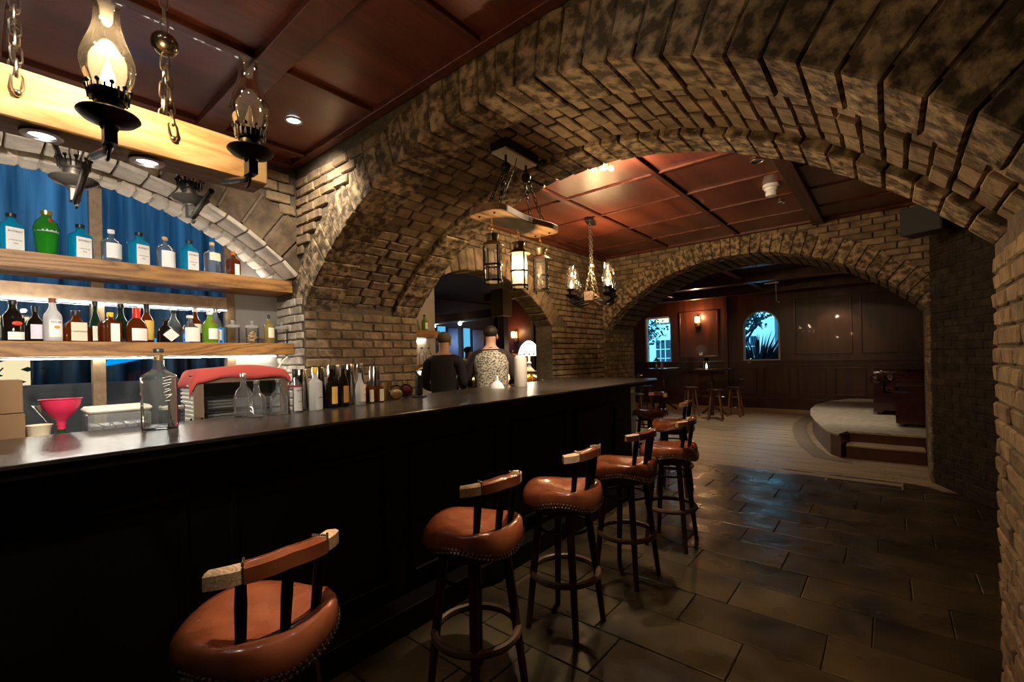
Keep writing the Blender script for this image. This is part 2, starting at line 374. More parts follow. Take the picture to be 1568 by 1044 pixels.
# nrm=(0,1,0): sd = nrm x up = (1,0,0)
ring(wn, 'voussoir', (AC, Y1, AZ), (0, 1, 0), AR, .28, .31, 36, -HA, HB, VOUS, seed=1, gap=.006, jit=.004, rj=.005, bevel=.007)
ring(wn, 'rear_voussoir', (AC, Y2-.29, AZ), (0, 1, 0), AR, .28, .29, 36, -HA, HB, VOUS, seed=2, gap=.008, rj=.005, bevel=.007)
rr = random.Random(5)
vm = []
for L_ in (.19, .14):
    vm.append([wedge_mesh('vault_brick', AR+.03, .06, .078/AR, L_-.012, BRICK, 300+i, .006, .005) for i in range(4)])
nrow = 52; da = (HA+HB)/nrow
for i in range(nrow):
    a = -HA+da*(i+.5); y = Y1+.31; k = 0 if i % 2 else 1
    seq = [1, 0, 0, 1][:] if k else [0, 0, 1, 0]
    y0 = y
    lens = [(.14, 1), (.19, 0), (.19, 0)] if k else [(.19, 0), (.19, 0), (.14, 1)]
    for L_, vi in lens:
        o = bpy.data.objects.new('vault_brick', rr.choice(vm[vi])); col.objects.link(o)
        o.matrix_world = Matrix.Translation((AC, y0+.006, AZ)) @ Matrix.Rotation(a, 4, 'Y') @ Matrix.Translation((0, 0, rr.uniform(-.006, .006))); o.parent = wn; y0 += L_*.56/.52
inring = lambda cs, cz, Rr: (lambda a, b, t0, t1: min(math.hypot(s-cs, t-cz) for s in (a, b) for t in (t0, t1)) > Rr+.2 or (t1 < 1.93 and (b <= W+.01 or a >= XR-.01)))
far_enough = lambda cs, cz, Rr: (lambda a, b, t0, t1: min(math.hypot(s-cs, t-cz) for s in (a, (a+b)/2, b) for t in (t0, t1)) > Rr)
lay_bricks(wn, 'b1', (0, Y1, 0), (1, 0, 0), (0, -1, 0), -3.74, 2.1, 2.0, CZ-.03, .2, .078, BRICK, keep=far_enough(AC, AZ, AR+.2), cap=150)
lay_bricks(wn, 'b2', (W, 0, 0), (0, 1, 0), (1, 0, 0), Y1+.01, Y2, .99, 1.93, .212, .079, BRICK, seed=8)
lay_bricks(wn, 'b2', (XR, 0, 0), (0, 1, 0), (-1, 0, 0), Y1+.3, Y2, 0.0, 1.93, .22, .079, BRICK, seed=9)
lay_bricks(wn, 'b5', (0, Y1, 0), (1, 0, 0), (0, -1, 0), -4.16, W+.0, 1.0, 2.1, .18, .07, PALE, seed=19)
# ---- wall on the bar side of the second room, with its own round arch
LC, LZ, LR = 3.95, .705, 1.84
wl = struct(arc_shell(lambda s, d, t: (W-.30+d, s, t), Y2, 8.0, 0, CZ, Y2, 5.31, LC, LZ, LR+.04, 0, .285).build('wall_left', MORTAR, smooth=None))
ha = math.asin(1.36/LR)
# depth direction -x : sd = (-1,0,0) x up = (0,1,0)
ring(wl, 'voussoir', (W, LC, LZ), (-1, 0, 0), LR, .26, .3, 20, -.58, ha, BRICK, seed=4, gap=.014)
lay_bricks(wl, 'b3', (W, 0, 0), (0, 1, 0), (1, 0, 0), 5.31, Y3, 1.0, 1.95, .215, .078, BRICK, seed=10)
lay_bricks(wl, 'b3', (W, 0, 0), (0, 1, 0), (1, 0, 0), Y2, Y3, 1.95, CZ-.02, .215, .078, BRICK, keep=far_enough(LC, LZ, LR+.2), cap=200, seed=11)
# ---- far arch wall
wf = struct(arc_shell(PY(0), -3.98, .9, 0, CZ, W, XR-.03, AC-.015, AZ, AR+.05, Y3+.015, Y3+1.1).build('wall_far', MORTAR, smooth=None))
FB = math.asin((XR-.03-AC+.015)/AR)
ring(wf, 'voussoir', (AC-.015, Y3, AZ), (0, 1, 0), AR, .28, .3, 38, -HA, FB, VOUS, seed=6, gap=.008, rj=.004, bevel=.007)
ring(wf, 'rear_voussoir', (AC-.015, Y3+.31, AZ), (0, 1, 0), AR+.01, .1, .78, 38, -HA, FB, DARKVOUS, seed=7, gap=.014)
lay_bricks(wf, 'b4', (0, Y3, 0), (1, 0, 0), (0, -1, 0), W, .9, 1.95, CZ-.02, .215, .078, BRICK, keep=far_enough(AC, AZ, AR+.2), cap=220, seed=12)
lay_bricks(wf, 'b4', (W, 0, 0), (0, 1, 0), (1, 0, 0), Y3, Y3+1.1, .8, 1.93, .22, .078, BRICK, seed=13)
lay_bricks(wf, 'b6', (XR-.03, 0, 0), (0, 1, 0), (-1, 0, 0), Y3, Y3+.5, 0, 1.93, .22, .078, BRICK, seed=14)
# ---- angled dark wall to the right
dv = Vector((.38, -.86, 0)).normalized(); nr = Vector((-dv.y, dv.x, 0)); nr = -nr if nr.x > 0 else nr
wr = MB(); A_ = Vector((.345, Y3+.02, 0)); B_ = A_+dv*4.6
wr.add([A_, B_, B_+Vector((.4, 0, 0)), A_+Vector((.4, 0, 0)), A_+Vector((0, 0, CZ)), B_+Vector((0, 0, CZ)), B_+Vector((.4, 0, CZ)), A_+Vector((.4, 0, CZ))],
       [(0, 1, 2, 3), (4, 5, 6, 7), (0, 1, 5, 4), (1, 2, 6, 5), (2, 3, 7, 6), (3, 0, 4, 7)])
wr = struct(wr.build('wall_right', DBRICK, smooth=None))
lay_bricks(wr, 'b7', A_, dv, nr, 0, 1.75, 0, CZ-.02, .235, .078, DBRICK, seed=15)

# ---- wall behind the bar: round window arch
SX = -3.74
BC, BZ, BR = .30, .83, 2.0
wb = struct(arc_shell(lambda s, d, t: (SX-.42+d, s, t), -1.6, Y1, 0, CZ, -1.14, Y1, BC, BZ, BR+.04, 0, .405).build('wall_back', MORTAR, smooth=None))
hb = math.asin(1.44/BR)
ring(wb, 'voussoir', (SX, BC, BZ), (-1, 0, 0), BR, .33, .22, 18, -hb, hb, DARKVOUS, seed=21, gap=.014)
ring(wb, 'soffit_stone', (SX+.004, BC, BZ), (-1, 0, 0), BR-.018, .03, .215, 20, -hb, hb, PALE, seed=22, gap=.012, bevel=.004, rj=.003)
ring(wb, 'soffit_brick', (SX-.225, BC, BZ), (-1, 0, 0), BR-.06, .06, .19, 34, -hb, hb, PALE, seed=23, gap=.010, rj=.003)
sm0 = MB()
for i in range(36):
    a0, a1 = -hb+2*hb*i/36, -hb+2*hb*(i+1)/36
    q = [(x, BC+r_*math.sin(a), BZ+r_*math.cos(a)) for x in (SX-.235, SX-.40) for r_, a in ((BR-.048, a0), (BR-.048, a1), (BR+.05, a1), (BR+.05, a0))]
    sm0.add(q, [(0, 1, 2, 3), (7, 6, 5, 4), (0, 4, 5, 1), (1, 5, 6, 2), (2, 6, 7, 3), (3, 7, 4, 0)])
sm0.build('mortar_bed', PALE, wb, smooth=None)
lay_bricks(wb, 'b8', (SX, 0, 0), (0, 1, 0), (1, 0, 0), -1.2, Y1-.01, 2.2, CZ-.02, .2, .085, BRICK, keep=far_enough(BC, BZ, BR+.25), seed=24)

# ------------------------------------------------------------------ floor
fl = struct(box('floor', (-16, -3, -.12), (4, 15, -.012), MORTAR))
fl_o = fl.location.copy()
TILE = mat('slate_tile', (.020, .016, .011), .35, noise=(.085, .060, .027), scale=2.6, bump=.22, bscale=9, coords='world', rand=.3, rrange=(.2, .46), ramp=(.3, .7), detail=8)
tiles = [rough_box_mesh('tile', .672, .03, .337, TILE, 900+i, .003, .0015) for i in range(4)]
rt_ = Matrix.Rotation(-math.pi/2, 4, 'X')            # front (-y) turned up
row = 0; y = .125
offs = [.26, -.07, -.40, .12]
nt_ = 0
while y < 6.6:
    o0 = {0: .0, 1: .33, 2: .17, 3: .5}[row % 4]
    x = -3.5+o0
    while x < 1.3:
        if y < 6.35 and nt_ < 290 and (x > -2.9) and not (x > .55 and y < 2.9):
            o = bpy.data.objects.new('tile', rnd.choice(tiles)); col.objects.link(o)
            o.matrix_world = Matrix.Translation((x+.34, y+.1725, rnd.uniform(-.0012, .0012))) @ Matrix.Rotation(-math.pi/2, 4, 'X')
            o.parent = fl; o.matrix_parent_inverse = Matrix.Translation(-fl_o); nt_ += 1
        x += .68
    y += .345; row += 1
PLANK = woodmat('oak_plank', (.42, .31, .19), (.26, .18, .10), scale=2.2, axis=0, rough=.42, dist=5, bands=6)
pk = MB(); yy = 6.34; i = 0
while yy < 13.7:
    xx = -9-rnd.uniform(0, 1.4)
    while xx < 2.5:
        ln = rnd.uniform(1.1, 1.9); pk.box((xx, yy, -.03), (xx+ln-.004, yy+.136, rnd.uniform(-.002, .002))); xx += ln
    yy += .14
pk = pk.build('plank_floor', PLANK, smooth=None); pk['kind'] = 'stuff'; pk.parent = fl; pk.matrix_parent_inverse = Matrix.Translation(-fl_o)

# ------------------------------------------------------------------ ceiling
ce = struct(box('ceiling', (-4.16, -3.1, CZ+.02), (4, 15, CZ+.16), GROOVE)); struct(box('ceiling', (-16, 2.75, CZ+.02), (-4.16, 15, CZ+.16), GROOVE)); co = ce.location.copy()
def cchild(o): o.parent = ce; o.matrix_parent_inverse = Matrix.Translation(-co); return o
pcache = {}
def cpanel(x0, x1, y0, y1, m=CEILP):
    k = (round(x1-x0, 3), round(y1-y0, 3))
    if k not in pcache: pcache[k] = MB().box((-k[0]/2, -k[1]/2, 0), (k[0]/2, k[1]/2, .018)).mesh('panel', m, None, .003)
    o = bpy.data.objects.new('panel', pcache[k]); col.objects.link(o); o.location = ((x0+x1)/2, (y0+y1)/2, CZ+rnd.uniform(0, .002)); cchild(o)
def cstrip(a, b, name='strip', m=CEILS): cchild(box(name, a, b, m, bevel=.004))
xs = [-3.70, -3.48, -2.55, -1.59, -.62, .36, 1.4]
ys = [-2.1, -.95, .05, 1.05, 1.72]
for i in range(len(xs)-1):
    for j in range(len(ys)-1): cpanel(xs[i]+.02, xs[i+1]-.02, ys[j]+.02, ys[j+1]-.02)
for x in xs[1:-1]:
    cstrip((x-.03, -2.1, CZ-.028), (x+.03, 1.70, CZ+.02))
for y in ys[1:-1]: cstrip((-3.72, y-.075, CZ-.05), (1.4, y+.075, CZ+.02), 'beam')
cstrip((-3.72, 1.68, CZ-.035), (2.1, 1.745, CZ+.02), 'cornice')
cstrip((-3.74, -2.1, CZ-.05), (-3.66, 1.68, CZ+.02), 'cornice')
ys2 = [2.93, 3.24, 3.97, 4.70, 5.43, 6.16, 6.80]; xs2 = [W+.02, -3.50, -2.54, -1.57, -.63, .36, 1.3]
for i in range(len(xs2)-1):
    for j in range(len(ys2)-1): cpanel(xs2[i]+.024, xs2[i+1]-.024, ys2[j]+.02, ys2[j+1]-.014)
for x in xs2[1:-1]: cstrip((x-.045, 2.92, CZ-.022), (x+.01, 6.80, CZ+.02))
for y in ys2[1:-1]: cstrip((W+.02, y-.018, CZ-.016), (1.3, y+.006, CZ+.02))
cstrip((-.72, 2.92, CZ-.06), (-.60, 6.8, CZ+.02), 'beam')
cstrip((W+.01, 6.74, CZ-.03), (1.3, 6.81, CZ+.02), 'cornice'); cstrip((W, 2.92, CZ-.05), (W+.08, 6.8, CZ+.02), 'cornice')
for y in (8.6, 10.6, 12.6): cstrip((-8, y-.1, CZ-.16), (3, y+.1, CZ+.02), 'beam', WALLW)
for x in (-4.6, -2.4, -.2): cstrip((x-.06, 7.95, CZ-.08), (x+.06, 13.6, CZ+.02), 'beam', WALLW)

# ------------------------------------------------------------------ closing walls of the rooms
DARKW = mat('dark_room_wall', (.03, .022, .017), .8)
def wallbox(name, a, b, m=DARKW): return struct(box(name, a, b, m))
wallbox('wall_behind', (-5, -3.1, 0), (4, -3, CZ))
wallbox('wall_side', (3.9, -3, 0), (4, 14, CZ))
wallbox('wall_lounge_side', (-16, 2.75, 0), (-4.9, 2.9, CZ)); wallbox('wall_lounge_end', (-16.1, 2.75, 0), (-16, 13.8, CZ))
wallbox('wall_bar_side', (-4.9, -3, 0), (-4.16, -1.5, CZ))
# far panelled wall with its two windows
YW = 13.68
fw_ = MB()
def seg(x0, x1, z0, z1): fw_.box((x0, YW, z0), (x1, YW+.16, z1))
seg(-16, -5.94, 0, CZ+.02); seg(-5.94, -5.10, 0, 1.25); seg(-5.94, -5.10, 2.67, CZ+.02); seg(-5.10, -3.13, 0, CZ+.02); seg(-2.23, 4, 0, CZ+.02); seg(-3.13, -2.23, 0, 1.27)
for i in range(16):
    a0 = math.pi*i/16; a1 = math.pi*(i+1)/16; c = -2.68; zs = 2.18; r0 = .45
    xa, za = c+r0*math.cos(a0), zs+r0*math.sin(a0); xb, zb = c+r0*math.cos(a1), zs+r0*math.sin(a1)
    vs = [(xa, YW, za), (xb, YW, zb), (xb, YW, CZ+.02), (xa, YW, CZ+.02)]; vs += [(p[0], p[1]+.16, p[2]) for p in vs]
    fw_.add(vs, [(0, 1, 2, 3), (4, 7, 6, 5), (0, 4, 5, 1), (1, 5, 6, 2), (2, 6, 7, 3), (3, 7, 4, 0)])
wp = struct(fw_.build('wall_panelled', WALLW, smooth=None))
box('rail', (-8, YW-.06, 1.24), (3.9, YW, 1.28), WALLW, wp, .006); box('rail', (-8, YW-.03, 1.14), (3.9, YW, 1.19), WALLW, wp, .006)
box('plinth', (-8, YW-.04, 0), (3.9, YW, .26), WALLW, wp, .008); box('plinth', (-8, YW-.07, .24), (3.9, YW, .28), WALLW, wp, .008)
def frame_panel(x0, x1, z0, z1, d=.03, wd=.035):
    for a, b in (((x0, z0), (x1, z0+wd)), ((x0, z1-wd), (x1, z1)), ((x0, z0+wd), (x0+wd, z1-wd)), ((x1-wd, z0+wd), (x1, z1-wd))):
        box('moulding', (a[0], YW-d, a[1]), (b[0], YW, b[1]), WALLW, wp, .006)
for i in range(8):
    x = -3.42+i*.78; frame_panel(x, x+.62, .38, 1.08)
for x in (-4.95, -4.1): pass
frame_panel(-4.85, -3.75, 1.40, 2.75)
for i in range(3): frame_panel(-1.9+i*1.35, -.7+i*1.35, 1.42, 2.85)
box('pilaster', (-3.60, YW-.07, 0), (-3.50, YW, CZ), WALLW, wp, .006)
# windows
def wframe(name, x0, x1, z0, z1, arched):
    f = MB(); fr = mat('white_window_frame', (.6, .68, .7), .5)
    f.box((x0, YW+.03, z0), (x0+.05, YW+.1, 2.18 if arched else z1)); f.box((x1-.05, YW+.03, z0), (x1, YW+.1, 2.18 if arched else z1)); f.box((x0, YW+.02, z0), (x1, YW+.11, z0+.04))
    if arched: f.tube([((x0+x1)/2+(.43)*math.cos(math.pi*i/16), YW+.06, 2.18+.43*math.sin(math.pi*i/16)) for i in range(17)], .025, 6)
    else: f.box((x0, YW+.03, z1-.05), (x1, YW+.1, z1))
    f = struct(f.build(name, fr, smooth=None))
    if arched:
        pts = [(x0+.02, z0)]+[(x1-.02, z0)]+[((x0+x1)/2+.44*math.cos(math.pi*i/16), 2.18+.44*math.sin(math.pi*i/16)) for i in range(17)]
        MB().prism(pts, 0, .006, Matrix(((1, 0, 0, 0), (0, 0, 1, YW+.07), (0, 1, 0, 0), (0, 0, 0, 1)))).build('pane', PANE, f, smooth=None)
    else: box('pane', (x0, YW+.07, z0), (x1, YW+.076, z1), PANE, f)
wframe('window_1', -5.94, -5.10, 1.25, 2.67, False); wframe('window_2', -3.13, -2.23, 1.27, 2.63, True)

# ------------------------------------------------------------------ the street beyond the far windows
FOL = mat('dusk_foliage', (.01, .05, .06), .9, noise=(.03, .12, .12), scale=3)
FAC = mat('pale_facade', (.55, .62, .66), .8)
st = struct(box('street', (-30, 13.9, -.3), (20, 45, -.15), mat('asphalt', (.05, .06, .07), .7)))
def townhouse(x0, x1, y, h, label, lit):
    b = empty('townhouse', ((x0+x1)/2, y, 0), 0, label, 'building', 'houses across the street')
    cx = (x0+x1)/2
    MB().box((x0-cx, 0, -.2), (x1-cx, 3, h)).build('facade', FAC, b, smooth=None)
    MB().box((x0-cx-.2, -.3, h), (x1-cx+.2, 3, h+.3)).build('cornice', FAC, b, smooth=None)
    n = int((x1-x0)/1.5); k = 0
    for i in range(n):
        for z in (.8, 3.2, 5.6, 8.):
            if z+1.6 > h: continue
            xx = x0-cx+.4+i*(x1-x0-.6)/n
            f = MB().box((xx, -.06, z), (xx+.8, .02, z+1.5)).build('window', mat('dark_glazing', (.03, .05, .07), .2), b, smooth=None)
            m = MB()
            for q in range(1, 3): m.box((xx+.8*q/3-.02, -.09, z), (xx+.8*q/3+.02, -.05, z+1.5))
            for q in range(1, 3): m.box((xx, -.09, z+1.5*q/3-.02), (xx+.8, -.05, z+1.5*q/3+.02))
            m.build('glazing_bars', FAC, f, smooth=None)
            if k in lit: MB().box((xx+.05, -.065, z+.05), (xx+.75, -.062, z+1.45)).build('lit_pane', emis('lit_window', (1, .72, .35), 2.2), f, smooth=None)
            k += 1
townhouse(-19, -11.2, 26, 10, 'wide pale house across the street behind the rectangular window', (4, 12))
townhouse(-10.4, -4.2, 24.5, 8, 'narrower pale house across the street behind the arched window', (1, 6))
light('facade_fill', 'AREA', (-9, 18, 7), 2600, (.25, .75, 1.0), 5, target=(-9, 26, 2.5))  # large area lamp added in mid-air to light the house fronts
def tree(x, y, h, rad, label, n=900, seed=1, spiky=False):
    t = empty('street_tree' if not spiky else 'palm_shrub', (x, y, -.15), 0, label, 'tree' if not spiky else 'shrub')
    r = random.Random(seed)
    tb = MB()
    if not spiky:
        tb.tube([(0, 0, 0), (.1, 0, h*.35), (-.05, .1, h*.6)], [.14, .11, .06], 7)
        for k in range(5):
            a = r.uniform(0, 6.28); tb.tube([(0, 0, h*(.35+.05*k)), (math.cos(a)*rad*.5, math.sin(a)*rad*.5, h*.62), (math.cos(a)*rad*.85, math.sin(a)*rad*.85, h*.78)], [.06, .04, .015], 5)
    else: tb.tube([(0, 0, 0), (0, 0, h*.3)], [.06, .04], 6)
    tb.build('trunk', mat('dusk_bark', (.03, .05, .06), .9), t)
    f = MB()
    for _ in range(n):
        if spiky:
            a = r.uniform(0, 6.28); e = r.uniform(.25, 1.45); L_ = h*r.uniform(.5, .8)
            p0 = Vector((0, 0, h*.3)); d = Vector((math.cos(a)*math.cos(e), math.sin(a)*math.cos(e), math.sin(e)))
            p1 = p0+d*L_*.6; p2 = p0+d*L_+Vector((0, 0, -.12*L_)); sd = d.cross(Vector((0, 0, 1))).normalized()*.025
            f.add([p0-sd*.4, p0+sd*.4, p1+sd, p2, p1-sd], [(0, 1, 2, 3, 4)])
        else:
            v = Vector((r.gauss(0, 1), r.gauss(0, 1), r.gauss(0, 1))).normalized()*rad*r.uniform(.3, 1)
            c = Vector((v.x, v.y, h*.72+v.z*.55)); s_ = .09
            a = Vector((r.uniform(-1, 1), r.uniform(-1, 1), r.uniform(-1, 1))).normalized()*s_; b = a.cross(Vector((r.random(), r.random(), r.random()))).normalized()*s_*.6
            f.add([c-a, c+b, c+a, c-b], [(0, 1, 2, 3)])
    f = f.build('foliage', FOL, t, smooth=None); f['kind'] = 'stuff'
tree(-8.6, 18.5, 3.7, 1.5, 'leafy street tree seen through the rectangular far window', 1100, 3)
tree(-4.6, 19.5, 4.2, 1.2, 'tall street tree seen through the arched window', 700, 4)
tree(-3.2, 15.9, 2.5, 1, 'spiky dark shrub right outside the arched window', 130, 5, True)
tree(-5.0, 16.2, 2.1, 1, 'lower dark shrub at the left foot of the arched window', 110, 6, True)
ls = empty('street_lamp', (-5.2, 22, -.15), 0, 'bright street lamp glowing through the arched window', 'street lamp')
MB().tube([(0, 0, 0), (0, 0, 4.7), (.3, 0, 4.9)], .05, 8).build('pole', IRON, ls)
MB().box((.05, -.12, 4.6), (.6, .12, 4.8)).build('lamp_head', emis('street_lamp_glow', (.7, 1, 1), 14), ls, smooth=None)

# ------------------------------------------------------------------ wall panel with the sconce; ceiling fittings
def sconce(name, x, y, z, nx, ny, label, power):
    s = empty(name, (x, y, z), math.atan2(ny, nx), label, 'wall lamp')          # local +x points into the room
    MB().box((0, -.06, -.16), (.02, .06, .14)).build('back_plate', BRASS, s, bevel=.005)
    MB().tube([(.01, 0, -.1), (.08, 0, -.13), (.12, 0, -.07)], .012, 8).build('arm', BRASS, s)
    MB().lathe([(.03, -.07), (.055, -.06), (.05, -.05)], 14, (.12, 0, 0)).build('holder', BRASS, s)
    MB().lathe([(.048, -.05), (.06, .02), (.055, .1), (.04, .12)], 16, (.12, 0, 0), cap=False).build('glass_shade', emis('sconce_glow', (1, .62, .22), 14), s)
    MB().lathe([(.045, .12), (.03, .15), (.004, .18)], 12, (.12, 0, 0)).build('cap', BRASS, s)
    light('sconce_bulb', 'POINT', (x+nx*.26, y+ny*.26, z+.12), power, (1.0, .50, .22), .05)
sconce('wall_sconce', -4.30, YW-.01, 2.46, 0, -1, 'brass wall lamp glowing on the dark far panelling beside the window', 34)
def downlight(x, y, z, label, lit=True, r=.055, group=None):
    d = empty('downlight', (x, y, z), 0, label, 'downlight', group)
    MB().lathe([(r*.72, -.004), (r*.8, -.010), (r, -.008), (r, 0), (r*.72, 0)], 20, cap=False).build('trim_ring', mat('brushed_trim', (.5, .5, .5), .3, 1.), d)
    MB().lathe([(.001, -.001), (r*.72, -.001), (r*.72, -.0005), (.001, -.0005)], 20).build('lamp_face', emis('downlight_glow', (.9, .96, 1), 30) if lit else mat('dark_lamp_face', (.1, .1, .1), .3), d)
    return d
DZ = CZ+.0
downlight(-3.03, 1.41, DZ-.004, 'bright recessed downlight in the red ceiling near the brick corner')
downlight(-.80, .25, DZ-.004, 'recessed downlight over the nearest stool', group='downlights over the bar')
downlight(-.80, 1.35, DZ-.004, 'recessed downlight over the second stool', group='downlights over the bar')
downlight(-1.15, -.55, DZ-.004, 'recessed downlight aimed at the counter', group='downlights over the bar')
downlight(-1.2, -.15, DZ-.004, 'recessed downlight aimed at the bottle shelves', group='downlights over the bar')
gl = MB().lathe([(.001, 0), (.05, 0), (.05, -.02), (.03, -.03)], 16, cap=False).build('added_ceiling_globe', BRASS, None, (-1.75, 3.30, CZ-.002)); tag(gl, 'small brass ceiling globe added unseen above the rear crown of the big arch to brighten the ceiling', 'ceiling light')  # fitting made up to carry the added ceiling light
MB().ball((0, 0, -.08), .05, 12).build('globe', glass('frosted', (1, .95, .85), .05), gl)
downlight(-.84, 4.31, DZ-.004, 'recessed downlight beyond the big arch, near the smoke detector', lit=False)
downlight(-.88, 5.68, DZ-.004, 'small unlit recessed fitting behind the smoke detector', lit=False, r=.04)
downlight(-2.15, 3.08, DZ-.004, 'recessed downlight aimed at the far end of the counter')
downlight(-1.5, 3.08, DZ-.004, 'recessed downlight added out of view behind the crown of the big arch')
for x, y, l in ((-2.4, 9.8, 'recessed light in the far room ceiling above the oak floor'), (-1.0, 8.3, 'recessed light just past the far arch'),
                (-.4, 10.2, 'recessed light above the low stage'), (-1.0, 12.9, 'recessed light before the panelled wall')): downlight(x, y, 3.06, l)
sd = empty('smoke_detector', (-.86, 5.03, CZ-.002), 0, 'round white smoke detector on the red ceiling', 'detector')
MB().lathe([(.001, 0), (.075, 0), (.08, -.03), (.062, -.035), (.06, -.06), (.001, -.06)], 22, cap=False).build('base', mat('white_plastic', (.8, .82, .85), .4), sd)
MB().lathe([(.045, -.06), (.055, -.085), (.05, -.11), (.001, -.115)], 22, cap=False).build('sensor_head', mat('white_plastic'), sd)
sp = empty('spotlight_bracket', (-1.87, 11.15, 2.98), 0, 'thin pale bracket hanging from the far room ceiling', 'bracket')
MB().box((-.22, -.02, 0), (.05, .02, .03)).build('bar', mat('pale_metal', (.6, .55, .45), .4, .5), sp)
MB().tube([(.0, 0, .17), (.0, 0, -.38), (.06, 0, -.42)], .01, 6).build('rod', mat('pale_metal'), sp)
spk = empty('loudspeaker', (.30, 6.20, 2.79), R(-25), 'black wall loudspeaker high in the dark right corner', 'speaker')
MB().box((-.17, -.12, -.14), (.17, .12, .14)).build('cabinet', mat('speaker_black', (.03, .033, .035), .6), spk, bevel=.01)
MB().box((-.155, -.128, -.125), (.155, -.12, .125)).build('grille', mat('speaker_grille', (.05, .055, .06), .7, bump=.5, bscale=400), spk, smooth=None)
MB().box((.16, -.03, -.03), (.22, .03, .03)).build('bracket', IRON, spk, smooth=None)

# ------------------------------------------------------------------ shelves and window behind the bar
def timber_shelf(name, z0, z1, label):
    o = box(name, (SX-.40, -1.10, z0), (SX-.075, 1.735, z1), PINE, bevel=.004); tag(o, label, 'shelf'); return o
timber_shelf('timber_shelf', 2.09, 2.19, 'upper thick pine shelf behind the bar, across the arched window')
timber_shelf('timber_shelf', 1.58, 1.67, 'lower thick pine shelf behind the bar, above the back counter')
def led(y0, y1, x, z, label, s=26, col_=(1, .93, .80)):
    e = empty('led_strip', (x, (y0+y1)/2, z), 0, label, 'light strip'); h = (y1-y0)/2
    MB().box((-.012, -h, .0), (.012, h, .008)).build('profile', mat('aluminium', (.7, .7, .7), .3, 1.), e, smooth=None)
    MB().box((-.008, -h, -.006), (.008, h, .0)).build('diffuser', emis('led_glow_%d' % s, col_, s), e, smooth=None)
led(-1.08, 1.33, SX-.36, 1.945, 'white light strip along the window transom behind the bottles', 70)
led(-1.08, 1.70, SX-.36, 1.572, 'white light strip under the rear edge of the lower pine shelf', 70)
led(-1.05, 1.6, SX-.12, 2.192-.002+.002, 'white light strip on top of the upper shelf front', 0) if False else None
light('shelf_glow', 'AREA', (SX-.16, .3, 1.565), 6, (1, .92, .80), .03, rot=(0, R(-25), 0), shape='RECTANGLE', sy=2.6)
light('shelf_uplight', 'AREA', (SX-.38, .3, 2.20), 10, (1, .9, .78), .02, rot=(R(180), R(20), 0), shape='RECTANGLE', sy=2.6)
led(-1.08, 1.70, SX-.385, 2.191, 'white light strip on the rear edge of the upper pine shelf, lighting the stone arch', 20)
# bronze window frame with panes
wx = SX-.42
wf1 = MB()
for y0, y1 in ((-.55, -.47), (.53, .595), (1.34, 1.40)): wf1.box((wx-.05, y0, .95), (wx+.03, y1, 2.9 if y1 < 1 else 2.5))
wf1 = struct(wf1.build('window_3', WINF, smooth=None))
box('transom', (wx-.04, -1.15, 1.96), (wx+.035, 1.34, 2.05), mat('bright_transom', (.42, .30, .20), .35, .3, noise=(.3, .2, .13), scale=20), wf1)
box('transom', (wx-.04, -1.15, .92), (wx+.035, 1.75, 1.0), WINF, wf1)
for y0, y1 in ((-1.14, -.55), (-.47, .53), (.595, 1.34)):
    for z0, z1 in ((1.0, 1.96), (2.05, 2.80)): box('pane', (wx-.012, y0, z0), (wx-.006, y1, z1), PANE, wf1)
box('side_panel', (wx-.02, 1.40, 1.0), (wx+.005, 1.75, 2.6), GREYP, wf1)
struct(box('sill', (wx-.1, -1.2, .80), (SX, 1.75, .93), GREYP))
# courtyard seen through it
cur = MB(); n = 160
for i in range(n+1):
    y = -4+8.0*i/n; d = .05*math.sin(i*1.7)+.03*math.sin(i*.61+1)
    cur.v += [(-7.6+d, y, 1.2), (-7.6+d, y, 4.6)]
for i in range(n): cur.f.append((2*i, 2*i+2, 2*i+3, 2*i+1)); cur.mi.append(0)
cur = cur.build('curtain', mat('blue_grey_curtain', (.04, .07, .10), .7, noise=(.26, .34, .40), scale=1.6, stretch=(1, 5, .25)), smooth=60)
tag(cur, 'long rippled blue curtain beyond the window behind the bar', 'curtain')
cur.modifiers.new('t', 'SOLIDIFY').thickness = .02
light('courtyard_blue_fill', 'AREA', (-5.6, -.5, 4.2), 38, (.30, .66, 1.0), 1.5, target=(-7.6, .3, 2.8), shape='RECTANGLE', sy=4)  # unseen area lamp added to light the curtain blue
yd = struct(box('yard_wall', (-8.0, -4, 0), (-7.8, 4, 5), mat('night_wall', (.03, .04, .06), .9)))
lp = empty('lit_screen', (-6.6, -.35, .9), 0, 'cream backlit screen with plant shadows, seen below the lower shelf', 'screen')
MB().box((0, -.5, 0), (.04, .75, 1.15)).build('frame', BLKPL, lp, smooth=None)
MB().box((.04, -.48, .25), (.045, .73, 1.13)).build('lit_cloth', emis('cream_screen', (1, .80, .44), 1.1), lp, smooth=None)
pl = empty('potted_plant', (-6.3, -.1, .9), 0, 'dark plant silhouetted against the cream lit screen', 'plant')
pb = MB(); r_ = random.Random(4)
for k in range(9):
    a = r_.uniform(-.7, .7); h = r_.uniform(.35, .7); pb.tube([(0, 0, .1), (0, a*.2, h*.6), (0, a*.5, h)], .006, 5)
pb.build('stems', FOL, pl); pf = MB()
for k in range(120):
    y, z = r_.gauss(0, .22), r_.uniform(.25, .8); s_ = r_.uniform(.02, .05); pf.add([(0, y-s_, z), (.01, y, z+s_*.5), (0, y+s_, z), (-.01, y, z-s_*.5)], [(0, 1, 2, 3)])
pf = pf.build('foliage', FOL, pl, smooth=None); pf['kind'] = 'stuff'
MB().lathe([(.06, 0), (.09, .14), (.08, .14)], 14).build('pot', BLKPL, pl)
